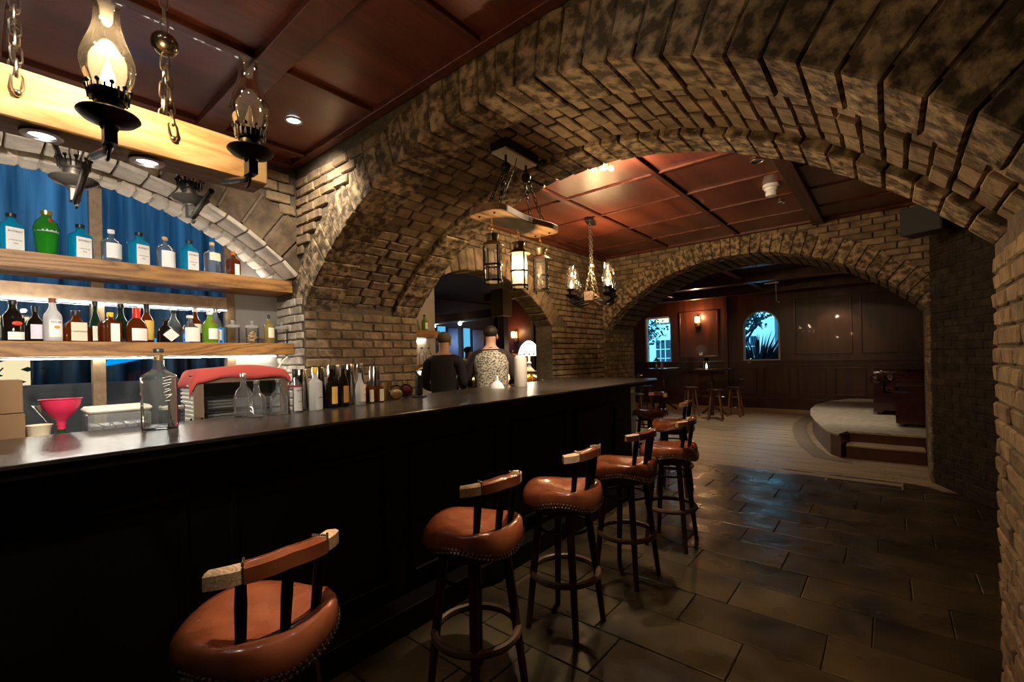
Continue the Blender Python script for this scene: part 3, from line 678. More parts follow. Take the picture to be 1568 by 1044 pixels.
o = box('planter_wall', (-5.4, .12, .0), (-5.2, 3.5, 1.38), mat('charcoal_panel', (.055, .052, .05), .6)); tag(o, 'charcoal garden panel outside the window, below the cream screen', 'panel')
aw = MB().add([(-6.0, 1.0, 1.75), (-6.0, 1.9, 1.95), (-5.6, 1.9, 1.80), (-5.6, .8, 1.55), (-6.0, 1.0, 1.72), (-6.0, 1.9, 1.92), (-5.6, 1.9, 1.77), (-5.6, .8, 1.52)], [(0, 1, 2, 3), (7, 6, 5, 4), (0, 4, 5, 1), (1, 5, 6, 2), (2, 6, 7, 3), (3, 7, 4, 0)])
aw = aw.build('awning', emis('blue_lit_awning', (.0, .30, .75), 1.3), smooth=None); MB().tube([(-5.8, 1.5, 0), (-5.8, 1.5, 1.8)], .03, 6).build('post', IRON, aw); tag(aw, 'small bright blue backlit awning outside behind the clear bottle', 'awning')

# ------------------------------------------------------------------ bar counter
bar = empty('bar_counter', (-2.4, 2.2, 0), 0, 'long black bar with a dark polished top running under the arch', 'bar counter')
def inb(o): o.parent = bar; o.matrix_parent_inverse = Matrix.Translation((2.4, -2.2, 0)); return o
top = [(-2.02, -1.6), (-2.06, 2.0), (-2.12, 5.20), (-2.20, 5.38), (-3.66, 5.44), (-3.66, 5.0), (-3.34, 4.6), (-3.22, 3.6), (-3.16, 2.85), (-2.90, 1.80), (-2.84, .9), (-2.84, -1.6)]
inb(MB().prism(top, BT-.016, BT).build('top', BARTOP, bevel=.003, smooth=None))
body = [(-2.14, -1.6), (-2.20, 2.0), (-2.25, 4.75), (-2.9, 4.85), (-2.9, 2.0), (-2.76, 1.2), (-2.76, -1.6)]
inb(MB().prism([(x-.012 if x > -2.3 else x, y) for x, y in top], BT-.05, BT-.016).build('under_edge', BLACKP, smooth=None))
inb(MB().prism(body, .10, BT-.05).build('front', BLACKP, smooth=None))
inb(MB().prism([(-2.03, -1.6), (-2.07, 2.0), (-2.12, 4.5), (-2.8, 4.5), (-2.8, -1.6)], 0, .14).build('plinth', BLACKP, smooth=None, bevel=.004))
for i in range(6):
    y = -1.2+i*.95
    for a, b in (((y, .24), (y+.8, .27)), ((y, .98), (y+.8, 1.01)), ((y, .24), (y+.03, 1.01)), ((y+.77, .24), (y+.8, 1.01))):
        x = -2.14-(a[0]+1.6)*.0164; inb(box('moulding', (x-.02, a[0], a[1]), (x+.012, b[0], b[1]), BLACKP, bevel=.004))
inb(box('work_shelf', (-3.22, -1.6, .98), (-2.85, 1.7, 1.02), mat('steel_worktop', (.35, .35, .35), .35, 1.)))
inb(box('rear_support', (-2.9, -1.6, 0), (-2.84, 1.7, 1.17), BLACKP))
bc = empty('back_counter', (-3.55, .2, 0), 0, 'low steel back counter under the window behind the bar', 'counter')
MB().box((-.18, -1.7, 0), (.14, 1.54, .90)).build('cabinet', BLACKP, bc, smooth=None); MB().box((-.19, -1.7, .90), (.16, 1.545, .94)).build('worktop', mat('steel_worktop'), bc, smooth=None)
dk = box('duckboard', (-3.62, 2.95, 0), (-2.95, 4.4, .1), mat('duckboard', (.05, .04, .03), .8)); tag(dk, 'raised floor board behind the bar under the staff', 'platform')

# ------------------------------------------------------------------ bar stools
def stool_proto():
    s = empty('bar_stool', (0, 0, 0))
    SH = .80
    n = 44; vs = []; fs = []
    def outline(a):
        c, q = math.cos(a), math.sin(a)
        r = .205/((abs(c)**2.5+abs(q*1.0)**2.5)**(1/2.5))
        r *= 1+.03*math.cos(2*a)-.03*math.cos(a)
        return r
    rings = [(.99, -.048), (1.01, -.035), (1.02, -.015), (1.0, .008), (.94, .026), (.83, .036), (.66, .036), (.45, .030), (.22, .026), (.02, .025)]
    for f_, z in rings:
        for i in range(n):
            a = 2*math.pi*i/n; r = outline(a)*f_; x, y = r*math.cos(a), r*math.sin(a)
            wob = -.020*math.cos(3*a+.2)*(f_ > .7)*min(1, (f_-.6)*3)
            dz = 0
            if z > .005: dz = .016*math.exp(-((x-.165)/.04)**2)-.022*math.exp(-((x-.095)/.045)**2)*math.exp(-(y/.15)**4)+.010*(y/.2)**2-.010*math.exp(-(y/.05)**2)*math.exp(-((x-.02)/.1)**2)
            vs.append((x, y, SH-.055+z+dz+(wob if z <= .028 else wob*.8)))
    m = len(rings)
    for j in range(m-1):
        for i in range(n): k = (i+1) % n; fs.append((j*n+i, j*n+k, (j+1)*n+k, (j+1)*n+i))
    fs.append(tuple(reversed(range(n)))); fs.append(tuple((m-1)*n+i for i in range(n)))
    seat = MB().add(vs, fs).build('seat', LEATH, s, smooth=80)
    nb = MB()
    for row_, zz in ((0, -.044), (1, -.027)):
        N_ = 78
        for i in range(N_):
            a = 2*math.pi*(i+.5*row_)/N_; r = outline(a)*(1.012+.012*row_)+.001
            wob = -.020*math.cos(3*a+.2); c = (r*math.cos(a), r*math.sin(a), SH-.055+zz+wob)
            q = .0064; vs = [(c[0], c[1], c[2]+q), (c[0]-math.sin(a)*q, c[1]+math.cos(a)*q, c[2]), (c[0], c[1], c[2]-q), (c[0]+math.sin(a)*q, c[1]-math.cos(a)*q, c[2]), (c[0]+math.cos(a)*q, c[1]+math.sin(a)*q, c[2])]
            nb.add(vs, [(0, 1, 4), (1, 2, 4), (2, 3, 4), (3, 0, 4)])
    nb = nb.build('nail_heads', NAIL, seat, smooth=80); nb['kind'] = 'stuff'
    MB().lathe([(.15, SH-.15), (.17, SH-.10), (.17, SH-.09)], 20).build('seat_base', SWOOD, s)
    # back rail: arc bulging outwards (+x), leather round its middle
    def rail(a0, a1, w_, h_, name, m_, k=14, par=s):
        b = MB(); Rr = .235; cx = -.055
        vs = []
        for i in range(k+1):
            a = a0+(a1-a0)*i/k; e = 1-.25*max(0, abs(a)-.62)/.3
            tip = max(0, (abs(a)-.70))*.0
            for dx, dz in ((-w_*e, -h_), (w_*e, -h_), (w_*e, h_*.75), (w_*e*.6, h_), (-w_*e*.6, h_), (-w_*e, h_*.75)):
                rr_ = Rr+dx; vs.append((cx+rr_*math.cos(a), rr_*math.sin(a), .985-.02*abs(a)+dz))
        f = [(i*6+j, i*6+(j+1) % 6, (i+1)*6+(j+1) % 6, (i+1)*6+j) for i in range(k) for j in range(6)]
        f += [tuple(range(5, -1, -1)), tuple(k*6+j for j in range(6))]
        return b.add(vs, f).build(name, m_, par, smooth=50)
    br = rail(-.80, .80, .025, .020, 'back_rail', RAILW, 20)
    lw_ = rail(-.44, .44, .0275, .0225, 'leather_wrap', LEATH, 14, br)
    for sg in (-1, 1):
        b = MB()
        for i in range(8):
            z = .985-.024+i*.0066; a = sg*.455; rr_ = .235+.024
            b.ball((-.055+rr_*math.cos(a), rr_*math.sin(a), z), .004, 4)
        for i in range(7):
            a = sg*.455; rr_ = .235-.022+i*.0072; b.ball((-.055+rr_*math.cos(a), rr_*math.sin(a), .985+.017), .004, 4)
        b.build('stitched_edge', NAIL, br)
    for a in (-.48, 0, .48):
        x, y = -.055+.235*math.cos(a), .235*math.sin(a)
        MB().tube([(x-.035, y*.92, SH-.07), (x-.012, y*.97, .89), (x, y, .975)], [.013, .016, .013], 8).build('spindle', BLACKP, s)
    for i in range(4):
        a = R(45+90*i); c, q = math.cos(a), math.sin(a)
        MB().tube([(c*.13, q*.13, SH-.10), (c*.165, q*.165, .42), (c*.215, q*.215, 0)], [.022, .021, .016], 8).build('leg', SWOOD, s)
    MB().tube([(.185*math.cos(2*math.pi*i/28), .185*math.sin(2*math.pi*i/28), .30) for i in range(28)], .018, 8, True).build('foot_ring', mat('ring_wood', (.07, .035, .015), .45, noise=(.14, .075, .03), scale=12), s)
    MB().tube([(.15*math.cos(2*math.pi*i/24), .15*math.sin(2*math.pi*i/24), .56) for i in range(24)], .008, 6, True).build('upper_ring', BLACKP, s)
    return s
st0 = stool_proto()
stools = [(-1.43, .53, 3, 'tan leather bar stool closest to the camera, under the near counter'),
          (-1.44, 1.43, -3, 'second tan leather bar stool along the counter, lit from above'),
          (-1.43, 2.13, 2, 'third tan leather bar stool along the counter, under the arch'),
          (-1.41, 2.86, -4, 'fourth tan leather bar stool along the counter'),
          (-1.37, 3.57, 4, 'fifth tan leather bar stool, its legs standing clear on the tiles'),
          (-1.83, 4.90, 8, 'dark shadowed bar stool near the counter end with a blue sheen on its seat'),
          (-2.45, 5.75, 60, 'last bar stool, half hidden past the end of the counter')]
for i, (x, y, rz, lb) in enumerate(stools):
    o = st0 if i == 0 else copy_tree(st0); o.location = (x, y, 0); o.rotation_euler.z = R(rz)
    tag(o, lb, 'bar stool', 'leather bar stools along the counter')

# ------------------------------------------------------------------ oil-lamp style fittings, chains, beams
def chain(mb, p0, p1, link_=.045, r=.0035, w_=.011):
    p0, p1 = Vector(p0), Vector(p1); d = p1-p0; L_ = d.length; n = max(1, int(L_/(link_*.78))); t = d.normalized()
    a = t.cross(Vector((0, 1, .1))).normalized(); b = t.cross(a)
    for i in range(n):
        c = p0+d*((i+.5)/n); s_ = a if i % 2 else b; hl = L_/n*.64
        pts = [c+t*(hl-w_)*(1 if q < 5 else -1)+(t*math.sin(math.pi*q/4)*w_ if q < 5 else -t*math.sin(math.pi*(q-5)/4)*w_)+s_*math.cos(math.pi*(q if q < 5 else q-5)/4)*w_*(1 if q < 5 else -1) for q in range(10)]
        mb.tube(pts, r, 5, True)
def oil_lamp(par, x, y, z, side, lit, k=1.0, nm='oil_lamp_arm'):
    """lamp part of a beam chandelier; z = foot of the glass; side = +1/-1 where the arm leads back"""
    a = bpy.data.objects.new(nm, None); col.objects.link(a); a.parent = par; a.location = (x, y, z); a.scale = (k, k, k); a.empty_display_size = .02
    prof = [(.031, 0), (.037, .010), (.047, .032), (.0525, .058), (.051, .078), (.043, .105), (.033, .132), (.027, .155), (.0245, .185), (.0245, .200), (.0255, .203)]
    MB().lathe(prof, 24, cap=False).build('glass_chimney', CHIM, a, smooth=60)
    b = MB(); b.lathe([(.031, -.026), (.036, -.02), (.036, -.002), (.031, 0)], 22)
    for i in range(20):
        an = 2*math.pi*i/20; b.tube([(.037*math.cos(an), .037*math.sin(an), -.022), (.040*math.cos(an), .040*math.sin(an), .004)], .0022, 4)
    for i in range(10):
        an = 2*math.pi*i/10; b.ball((.041*math.cos(an), .041*math.sin(an), .008), .0055, 4)
    b.build('burner_gallery', IRON, a)
    MB().lathe([(.008, -.095), (.016, -.09), (.020, -.080), (.050, -.068), (.060, -.058), (.058, -.054), (.036, -.052), (.026, -.045), (.026, -.026)], 26).build('drip_dish', IRON, a)
    c = MB(); c.tube([(0, 0, -.09), (0, 0, -.120), (side*.03, 0, -.13), (side*.09, 0, -.115), (side*.225, 0, -.085)], .009, 8)
    c.tube([(side*(.03+.022*math.cos(t_)), 0, -.130+.022*math.sin(t_)) for t_ in [q*.6 for q in range(10)]], .004, 5); c.box((-.018, -.012, -.125), (.018, .012, -.088))
    c.build('arm', IRON, a)
    e = MB().lathe([(.006, .0), (.012, .02), (.013, .035), (.006, .06), (.001, .075)], 14)
    e.build('bulb', emis('lamp_bulb', (1, .70, .34), 55) if lit else glass('unlit_bulb', (.95, .93, .88), .1, .02), a)
    return a
ch = empty('beam_chandelier', (-1.70, .20, 2.12), 0, 'large pine beam chandelier with glass oil lamps over the near counter', 'chandelier')
MB().box((-.06, -.55, 0), (.06, .47, .13)).build('beam', BEAMW, ch, bevel=.005)
for y in (.33, .02, -.29):
    for sx_ in (1, -1):
        oil_lamp(ch, sx_*.29-(0 if sx_ > 0 else -.02), y, .055 if y > .1 else .035, -sx_, lit=(y == .02 and sx_ == 1))
cm = MB()
for y in (.20, -.06-.055):
    for s_ in (1, -1):
        chain(cm, (s_*.068, y, .07), (0, y, .34), .05, .003, .010); cm.ball((s_*.066, y, .062), .009, 6)
    chain(cm, (0, y, .41), (0, y, .93), .05, .003, .010)
cm.build('chains', mat('old_steel_chain', (.42, .38, .32), .3, 1.), ch)['kind'] = 'stuff'
for y in (.20, -.115):
    MB().ball((0, y, .375), .036, 14).build('ball', BRONZE, ch); MB().lathe([(.001, .99), (.05, .985), (.045, .96), (.012, .93), (.001, .93)], 16, (0, y, 0)).build('ceiling_cup', IRON, ch)
for y in (-.07, .15):
    dl = MB().lathe([(.026, -.004), (.028, -.008), (.042, -.006), (.044, 0), (.026, 0)], 22, (0, y, 0), cap=False).build('puck_trim', mat('puck_steel', (.35, .32, .3), .3, 1.), ch)
    MB().lathe([(.001, -.002), (.026, -.002)], 22, (0, y, 0)).build('puck_light', emis('downlight_glow', (.9, .96, 1), 30), dl)
light('lamp_flame', 'POINT', (-1.41, .22, 2.28), 19, (1.0, .66, .30), .012)
light('puck_spot', 'SPOT', (-1.70, .13, 2.10), 70, NEU, .02, target=(-3.4, .5, 1.35), spot=75)
light('puck_spot', 'SPOT', (-1.70, .35, 2.10), 70, NEU, .02, target=(-3.4, 1.0, 1.35), spot=75)

c2 = empty('beam_chandelier', (-2.72, 4.77, 2.14), R(20), 'small oil-lamp chandelier glowing beyond the hanging lanterns', 'chandelier')
MB().box((-.05, -.26, 0), (.05, .26, .10)).build('beam', BEAMW, c2, bevel=.004)
for y in (-.17, .0, .17):
    for sx_ in (1, -1): oil_lamp(c2, sx_*.21, y, .16, -sx_, lit=((y == -.17) or (y == .17 and sx_ == 1)), k=1.3)
for y in (-.2, .2):
    for sx_ in (1, -1):
        MB().tube([(sx_*.1, y, .0), (sx_*.2, y, -.02), (sx_*.27, y, .03), (sx_*.25, y, .06), (sx_*.22, y, .035)], .006, 5).build('scroll', IRON, c2)
cm = MB()
for y in (-.18, .18):
    for s_ in (1, -1): chain(cm, (s_*.055, y, .06), (0, y*.3, .42))
chain(cm, (0, -.05, .42), (0, -.05, .96)); chain(cm, (0, .05, .42), (0, .05, .96)); cm.build('chains', mat('old_steel_chain'), c2)['kind'] = 'stuff'
MB().ball((0, 0, .44), .04, 12).build('ball', IRON, c2); MB().box((-.05, -.12, .95), (.05, .12, .985)).build('ceiling_plate', IRON, c2, bevel=.004)
light('chandelier_flame', 'POINT', (-2.62, 4.70, 2.58), 26, (1, .64, .30), .03)
light('chandelier_flame', 'POINT', (-2.94, 4.66, 2.50), 10, (1, .64, .30), .03)
light('chandelier_flame', 'POINT', (-2.55, 5.00, 2.50), 14, (1, .64, .30), .03)

# lantern pendant under the arch
pd = empty('lantern_pendant', (-1.88, 2.33, 2.38), R(2), 'walnut board under the arch carrying three hanging lanterns on chains', 'pendant')
bp = []
for i in range(40):
    a = 2*math.pi*i/40; c, s_ = math.cos(a), math.sin(a); k = (abs(c)**6+abs(s_)**6)**(-1/6); bp.append((c*k*(.115-.02*math.cos(s_*k*3.1)), s_*k*.36))
MB().prism(bp, 0, .045).build('board', BOARDW, pd, bevel=.005, smooth=None)
hk = MB()
for y in (-.30, .30):
    for x in (-.06, .06): hk.ball((x, y, -.002), .008, 6)
hk.build('bolts', IRON, pd)
cm = MB()
for y in (-.25, .25):
    for x in (-.05, .05): chain(cm, (x, y, .045), (x*.3, -.10 if y < 0 else .12, .335), .04, .003, .009)
cm.tube([(.01, -.2, .05), (.03, -.05, .35), (.02, 0, .46)], .003, 5); cm.build('chains', IRON, pd)['kind'] = 'stuff'
MB().box((-.06, -.17, .43), (.06, .17, .445)).build('ceiling_plate', mat('pale_plate', (.5, .47, .42), .4), pd, bevel=.002); MB().box((-.065, -.175, .445), (.065, .175, .50)).build('mounting_block', IRON, pd, smooth=None)
for y_ in (-.10, .12): MB().ball((0, y_, .35), .034, 12).build('ball', IRON, pd)
MB().tube([(0, -.1, .38), (0, -.1, .43)], .008, 6).build('hook', IRON, pd); MB().tube([(0, .12, .38), (0, .12, .43)], .008, 6).build('hook', IRON, pd)
def lantern(par, y, lit, z=-.03):
    a = bpy.data.objects.new('lantern', None); col.objects.link(a); a.parent = par; a.location = (0, y, z); a.rotation_euler = (0, 0, R(25))
    h = MB(); chain(h, (0, 0, -.055), (0, 0, .03), .035, .0028, .007); h.build('hanger', BRASS, a)
    MB().lathe([(.036, -.055), (.044, -.058), (.036, -.075), (.034, -.10), (.075, -.128), (.078, -.135), (.06, -.132)], 26, cap=True).build('cap', mat('lantern_bronze', (.20, .14, .08), .35, .9), a)
    MB().lathe([(.053, -.135), (.053, -.355)], 28, cap=False).build('glass_cylinder', glass('lantern_glass_lit', (1, .95, .85), .15) if lit else CHIM, a)
    b = MB()
    for z_ in (-.20, -.245 if False else -.25, -.345): b.lathe([(.055, z_-.006), (.060, z_-.006), (.060, z_+.006), (.055, z_+.006)], 26, cap=False) if z_ != -.20 else None
    for i in range(4):
        an = R(45+90*i); b.box((-.0035, -.0035, -.36), (.0035, .0035, -.13), Matrix.Translation((.060*math.cos(an), .060*math.sin(an), 0)) @ Matrix.Rotation(an, 4, 'Z'))
        b.ball((.063*math.cos(an), .063*math.sin(an), -.363), .007, 6)
    b.build('cage', IRON, a)
    MB().lathe([(.001, -.352), (.056, -.352), (.057, -.345), (.001, -.345)], 26, cap=False).build('base_plate', BRASS, a)
    m = emis('lantern_bulb', (1, .74, .40), 40) if lit else glass('unlit_bulb')
    MB().lathe([(.010, -.17), (.012, -.19), (.018, -.235), (.014, -.27), (.002, -.29)], 14).build('bulb', m, a)
for y, l in ((-.255, False), (.015, True), (.27, False)): lantern(pd, y, l, -.055)
light('lantern_bulb', 'POINT', (-1.838, 2.36, 2.10), 26, (1, .68, .36), .02)

# ------------------------------------------------------------------ bottles and bar things
PROF = {  # radius fraction, height fraction
 'gin': [(.42, 0), (.5, .01), (.5, .66), (.44, .72), (.2, .80), (.17, .86), (.17, .90)],
 'fluted': [(.36, 0), (.40, .01), (.5, .52), (.52, .60), (.42, .75), (.2, .86), (.19, .92)],
 'square': [(.47, 0), (.5, .01), (.5, .62), (.46, .67), (.22, .73), (.15, .78), (.14, .92)],
 'tall': [(.46, 0), (.5, .01), (.5, .55), (.46, .62), (.24, .74), (.18, .82), (.17, .95)],
 'wine': [(.46, 0), (.5, .01), (.5, .40), (.42, .52), (.22, .68), (.16, .78), (.16, .95)],
 'squat': [(.44, 0), (.5, .02), (.5, .42), (.40, .58), (.18, .70), (.14, .80), (.14, .94)],
 'kettle': [(.44, 0), (.5, .02), (.46, .40), (.5, .62), (.34, .72), (.14, .78), (.12, .92)],
}
def glass_col(nm, c, body): return glass('bottle_'+nm, c, body, .04)
def bottle(name, label, loc, h, wd, kind, gm, capm, lab=None, pw=None, sxy=(1, 1), group=None, cat='bottle', text=None, face=20, cap=(.055, .10), labr=(.12, .5), txtcol=None, cover=.62):
    """lab: label material; labr: label band as height fractions; text: list of (string, height fraction, size)"""
    b = empty(name, loc, R(face), label, cat, group)
    pr = [(max(.001, r*wd), z*h) for r, z in PROF[kind]]
    full = [(.001, .002)]+pr
    MB().lathe(full, 24 if not pw else 28, pw=pw, sxy=sxy, cap=False).build('glass', gm, b, smooth=50)
    rn = PROF[kind][-1][0]*wd
    MB().lathe([(.001, h*(1-cap[1])), (rn*1.25, h*(1-cap[1])), (rn*1.3, h*.99), (rn*1.1, h), (.001, h)], 18, cap=False).build('cap', capm, b, smooth=50)
    if lab:
        z0, z1 = labr[0]*h, labr[1]*h; r0 = wd*.5; n = 12; vs = []; fs = []
        for i in range(n+1):
            a = (i/n-.5)*2*cover*1.35
            cx, cy = math.cos(a), math.sin(a)
            if pw: k = (abs(cx)**pw+abs(cy)**pw)**(-1/pw); cx *= k; cy *= k
            for z in (z0, z1): vs.append(((r0*1.0)*cx*sxy[0]+.0012, r0*cy*sxy[1], z))
        for i in range(n): fs.append((2*i, 2*i+2, 2*i+3, 2*i+1))
        MB().add(vs, fs).build('label', lab, b, smooth=80)
        for t, zf, sz in (text or []):
            cu_ = bpy.data.curves.new('lettering', 'FONT'); cu_.body = t; cu_.size = sz; cu_.align_x = 'CENTER'; cu_.align_y = 'CENTER'; cu_.extrude = .0002
            cu_.resolution_u = 2; tmp = bpy.data.objects.new('t', cu_); me_ = bpy.data.meshes.new_from_object(tmp); bpy.data.objects.remove(tmp); me_.materials.clear(); me_.materials.append(txtcol or BLKPL); o = bpy.data.objects.new('lettering', me_); col.objects.link(o); o.parent = b
            o.location = (r0*sxy[0]+.0028, 0, zf*h); o.rotation_euler = (R(90), 0, R(90))
    return b
BLUE = glass_col('blue', (.01, .50, .74), .5); GREEN = glass_col('green', (.05, .42, .04), .5); AMBER = glass_col('amber', (.26, .055, .008), .5)
DARKG = glass_col('dark', (.03, .018, .012), .6); CLR = glass_col('clear', (.93, .95, .95), .06); RED = glass_col('red', (.5, .04, .02), .5)
WHITEG = glass_col('white', (.9, .9, .88), .9); LIME = glass_col('lime', (.38, .65, .06), .5); DGREEN = glass_col('dark_green', (.02, .06, .03), .6)
YEL = glass_col('pale_yellow', (.9, .75, .3), .25)
def pm(n, c, r=.5, m=0.): return mat(n, c, r, m)
capk = BLKPL; capw = pm('white_cap', (.85, .85, .82)); capo = pm('orange_cap', (.85, .22, .03)); capy = pm('yellow_cap', (.85, .55, .02)); capr = pm('red_wax', (.7, .03, .02), .3)
caps = pm('silver_cap', (.7, .68, .62), .3, 1.); capc = pm('cork', (.62, .42, .22), .8); capg = pm('gold_foil', (.7, .5, .2), .35, 1.)
LW = WHITE; LCR = pm('cream_label', (.78, .72, .55)); LGR = pm('grey_label', (.5, .5, .52)); LBK = pm('black_label', (.03, .03, .03)); LYE = pm('yellow_label', (.8, .5, .1)); LLIL = pm('lilac_label', (.72, .66, .78))
ZU, ZL, XS = 2.1905, 1.6705, SX-.20
bl = 'blue gin bottles on the upper shelf'; txt = [('BOMBAY', .52, .016), ('LONDON DRY', .30, .009), ('GIN', .22, .012)]
for y, lb, h in ((.165, 'blue gin bottle with black cap at the left end of the upper shelf', .232), (.46, 'blue gin bottle standing right of the green fluted bottle, before the window post', .228),
                 (.755, 'blue gin bottle between two clear bottles with white labels on the upper shelf', .235), (1.045, 'blue gin bottle with black cap, the one farthest along the upper shelf', .235)):
    bottle('gin_bottle', lb, (XS, y, ZU), h, .105, 'gin', BLUE, capk, LW, pw=5, sxy=(.8, 1), group=bl, text=txt, labr=(.05, .62), cover=.5)
gb = bottle('fluted_gin_bottle', 'bright green fluted bottle with silver band on the upper shelf', (XS, .31, ZU), .28, .115, 'fluted', GREEN, capg, LGR, labr=(.52, .60), cover=1.6)
MB().ball((.045, 0, .215), .014, 8, (.5, 1, .9)).build('red_seal', pm('red_seal', (.35, .02, .02)), gb)
bottle('vodka_bottle', 'clear bottle with white cap and plain white label, just right of the window post', (XS, .61, ZU), .225, .105, 'square', CLR, capw, LW, labr=(.14, .58), cover=.75)
bottle('gin_bottle', 'clear broad-shouldered bottle with cork stopper and large white label', (XS, .90, ZU), .232, .115, 'kettle', CLR, capc, LW, labr=(.05, .55), cap=(.05, .09), cover=.7)
bottle('rum_bottle', 'clear bottle with tan cork and half white label near the arch', (XS, 1.19, ZU), .245, .095, 'square', CLR, capc, LCR, labr=(.42, .66), pw=4, cover=.7)
bottle('orange_liqueur_bottle', 'small square brown bottle with orange cap, last on the upper shelf', (XS, 1.335, ZU), .20, .078, 'square', AMBER, capo, LW, pw=6, labr=(.04, .5), cap=(.05, .14), cover=.35)
# lower shelf
B2 = XS+.03; BK = XS-.07
bottle('coffee_liqueur_bottle', 'dark bottle with a white label cut by the picture edge, lower shelf', (B2-.05, .075, ZL), .20, .08, 'tall', DARKG, capk, LW)
k = bottle('coffee_liqueur_bottle', 'dark bottle with red oval and white label, far left of the lower shelf', (B2+.035, .16, ZL), .235, .095, 'tall', DARKG, capk, LW, labr=(.03, .22))
MB().ball((.045, 0, .10), .022, 8, (.25, 1, .6)).build('red_oval', pm('red_oval', (.6, .05, .04)), k)
bottle('black_liqueur_bottle', 'squat black bottle with a pale lilac scalloped label', (B2-.05, .255, ZL), .215, .10, 'squat', DARKG, capk, LLIL, labr=(.08, .48), cap=(.06, .16))
k = bottle('coconut_rum_bottle', 'white coconut rum bottle with brown cap and palm sunset picture', (B2+.04, .322, ZL), .26, .085, 'tall', WHITEG, pm('brown_cap', (.18, .05, .03)), LW, labr=(.1, .5), text=[('MALIBU', .44, .017)])
MB().ball((.042, 0, .085), .014, 8, (.3, 1, .7)).build('sunset_picture', pm('sunset', (.7, .28, .04)), k)
bottle('amaretto_bottle', 'square amber bottle with wide black cap and cream label', (B2-.035, .43, ZL), .20, .13, 'squat', AMBER, capk, LCR, pw=8, sxy=(.55, 1), labr=(.04, .62), cap=(.05, .16), text=[('DISARONNO', .33, .014)], cover=.42)
bottle('cream_liqueur_bottle', 'tall dark bottle with white neck band behind the square amber one', (BK-.03, .535, ZL), .275, .08, 'wine', DGREEN, capk, LCR, labr=(.05, .4))
bottle('orange_liqueur_bottle', 'square brown bottle with a yellow cap, right of the lower window post', (B2, .59, ZL), .195, .10, 'square', AMBER, capy, LW, pw=6, labr=(.02, .62), cap=(.05, .16), cover=.35)
bottle('cognac_bottle', 'tall dark green bottle with sloping shoulders behind the yellow-capped one', (BK, .66, ZL), .265, .10, 'wine', DGREEN, capk, LBK, labr=(.02, .1))
bottle('whisky_bottle', 'squat bourbon bottle with dripping red wax neck and white label', (B2, .725, ZL), .235, .125, 'squat', AMBER, capr, LW, labr=(.05, .4), cap=(.05, .30), sxy=(.7, 1))
bottle('whisky_bottle', 'tall amber bottle with black neck and yellow label behind the red-necked one', (BK, .80, ZL), .275, .08, 'tall', AMBER, capk, LYE, labr=(.08, .58), cap=(.05, .22))
k = bottle('black_rum_bottle', 'squat black bottle with a white diamond label', (B2, .885, ZL), .17, .105, 'squat', DARKG, capk)
MB().prism([(.055, 0), (0, .045), (-.055, 0), (0, -.045)], 0, .002, Matrix(((0, 0, 1, .056), (1, 0, 0, 0), (0, 1, 0, .052), (0, 0, 0, 1)))).build('diamond_label', LW, k, smooth=None)
bottle('stoppered_bottle', 'clear bottle with black crown stopper behind the black squat one', (BK, .955, ZL), .24, .09, 'tall', glass_col('smoke', (.3, .33, .35), .3), capk, LBK, labr=(.3, .5))
bottle('tequila_bottle', 'white-labelled clear round bottle with bird drawing, middle right of the lower shelf', (B2, 1.03, ZL), .20, .12, 'squat', CLR, capw, LW, labr=(.04, .55), cover=.85)
bottle('whisky_bottle', 'bottle with white neck cap and striped collar behind the round white-labelled one', (BK, 1.09, ZL), .265, .08, 'tall', AMBER, capw, LCR, labr=(.3, .55))
k = bottle('gin_bottle', 'lime green gin bottle with red seal and white label', (B2, 1.155, ZL), .235, .10, 'tall', LIME, capw, LW, labr=(.12, .46), cover=.6)
MB().ball((.035, 0, .155), .014, 8, (.5, 1, 1)).build('red_seal', pm('red_seal', (.35, .02, .02)), k)
bottle('vodka_bottle', 'tall clear bottle just behind the lime green one', (BK, 1.225, ZL), .27, .08, 'tall', CLR, caps, LW, labr=(.1, .4))
def jar(y, lb, fill):
    j = empty('glass_jar', (B2-.02, y, ZL), 0, lb, 'jar', 'lidded jars on the lower shelf')
    MB().lathe([(.001, .003), (.045, .003), (.047, .01), (.047, .125)], 24, cap=False).build('jar_body', CLEAR, j)
    MB().lathe([(.052, .124), (.054, .13), (.048, .145), (.014, .152), (.009, .158), (.017, .17), (.010, .182), (.001, .183)], 24, cap=False).build('lid', glass('milky_lid', (.95, .95, .92), .35), j)
    if fill:
        f = MB(); r = random.Random(3)
        for _ in range(26):
            a = r.uniform(0, 6.28); q = r.uniform(0, .032); f.ball((q*math.cos(a), q*math.sin(a), .018+r.uniform(0, .07)), .013, 5, (1, .6, .5))
        f = f.build('dried_fruit', pm('dried_fruit', (.75, .50, .22), .7), j); f['kind'] = 'stuff'
jar(1.315, 'empty lidded glass jar next to the lime green bottle', 0); jar(1.455, 'lidded glass jar holding dried fruit slices', 1); jar(1.685, 'empty lidded glass jar against the brick return, last on the shelf', 0)
bottle('syrup_bottle', 'slim square bottle of pale yellow liquid between two jars', (B2, 1.575, ZL), .235, .062, 'square', YEL, capk, LCR, pw=6, labr=(.2, .55), cap=(.05, .14))

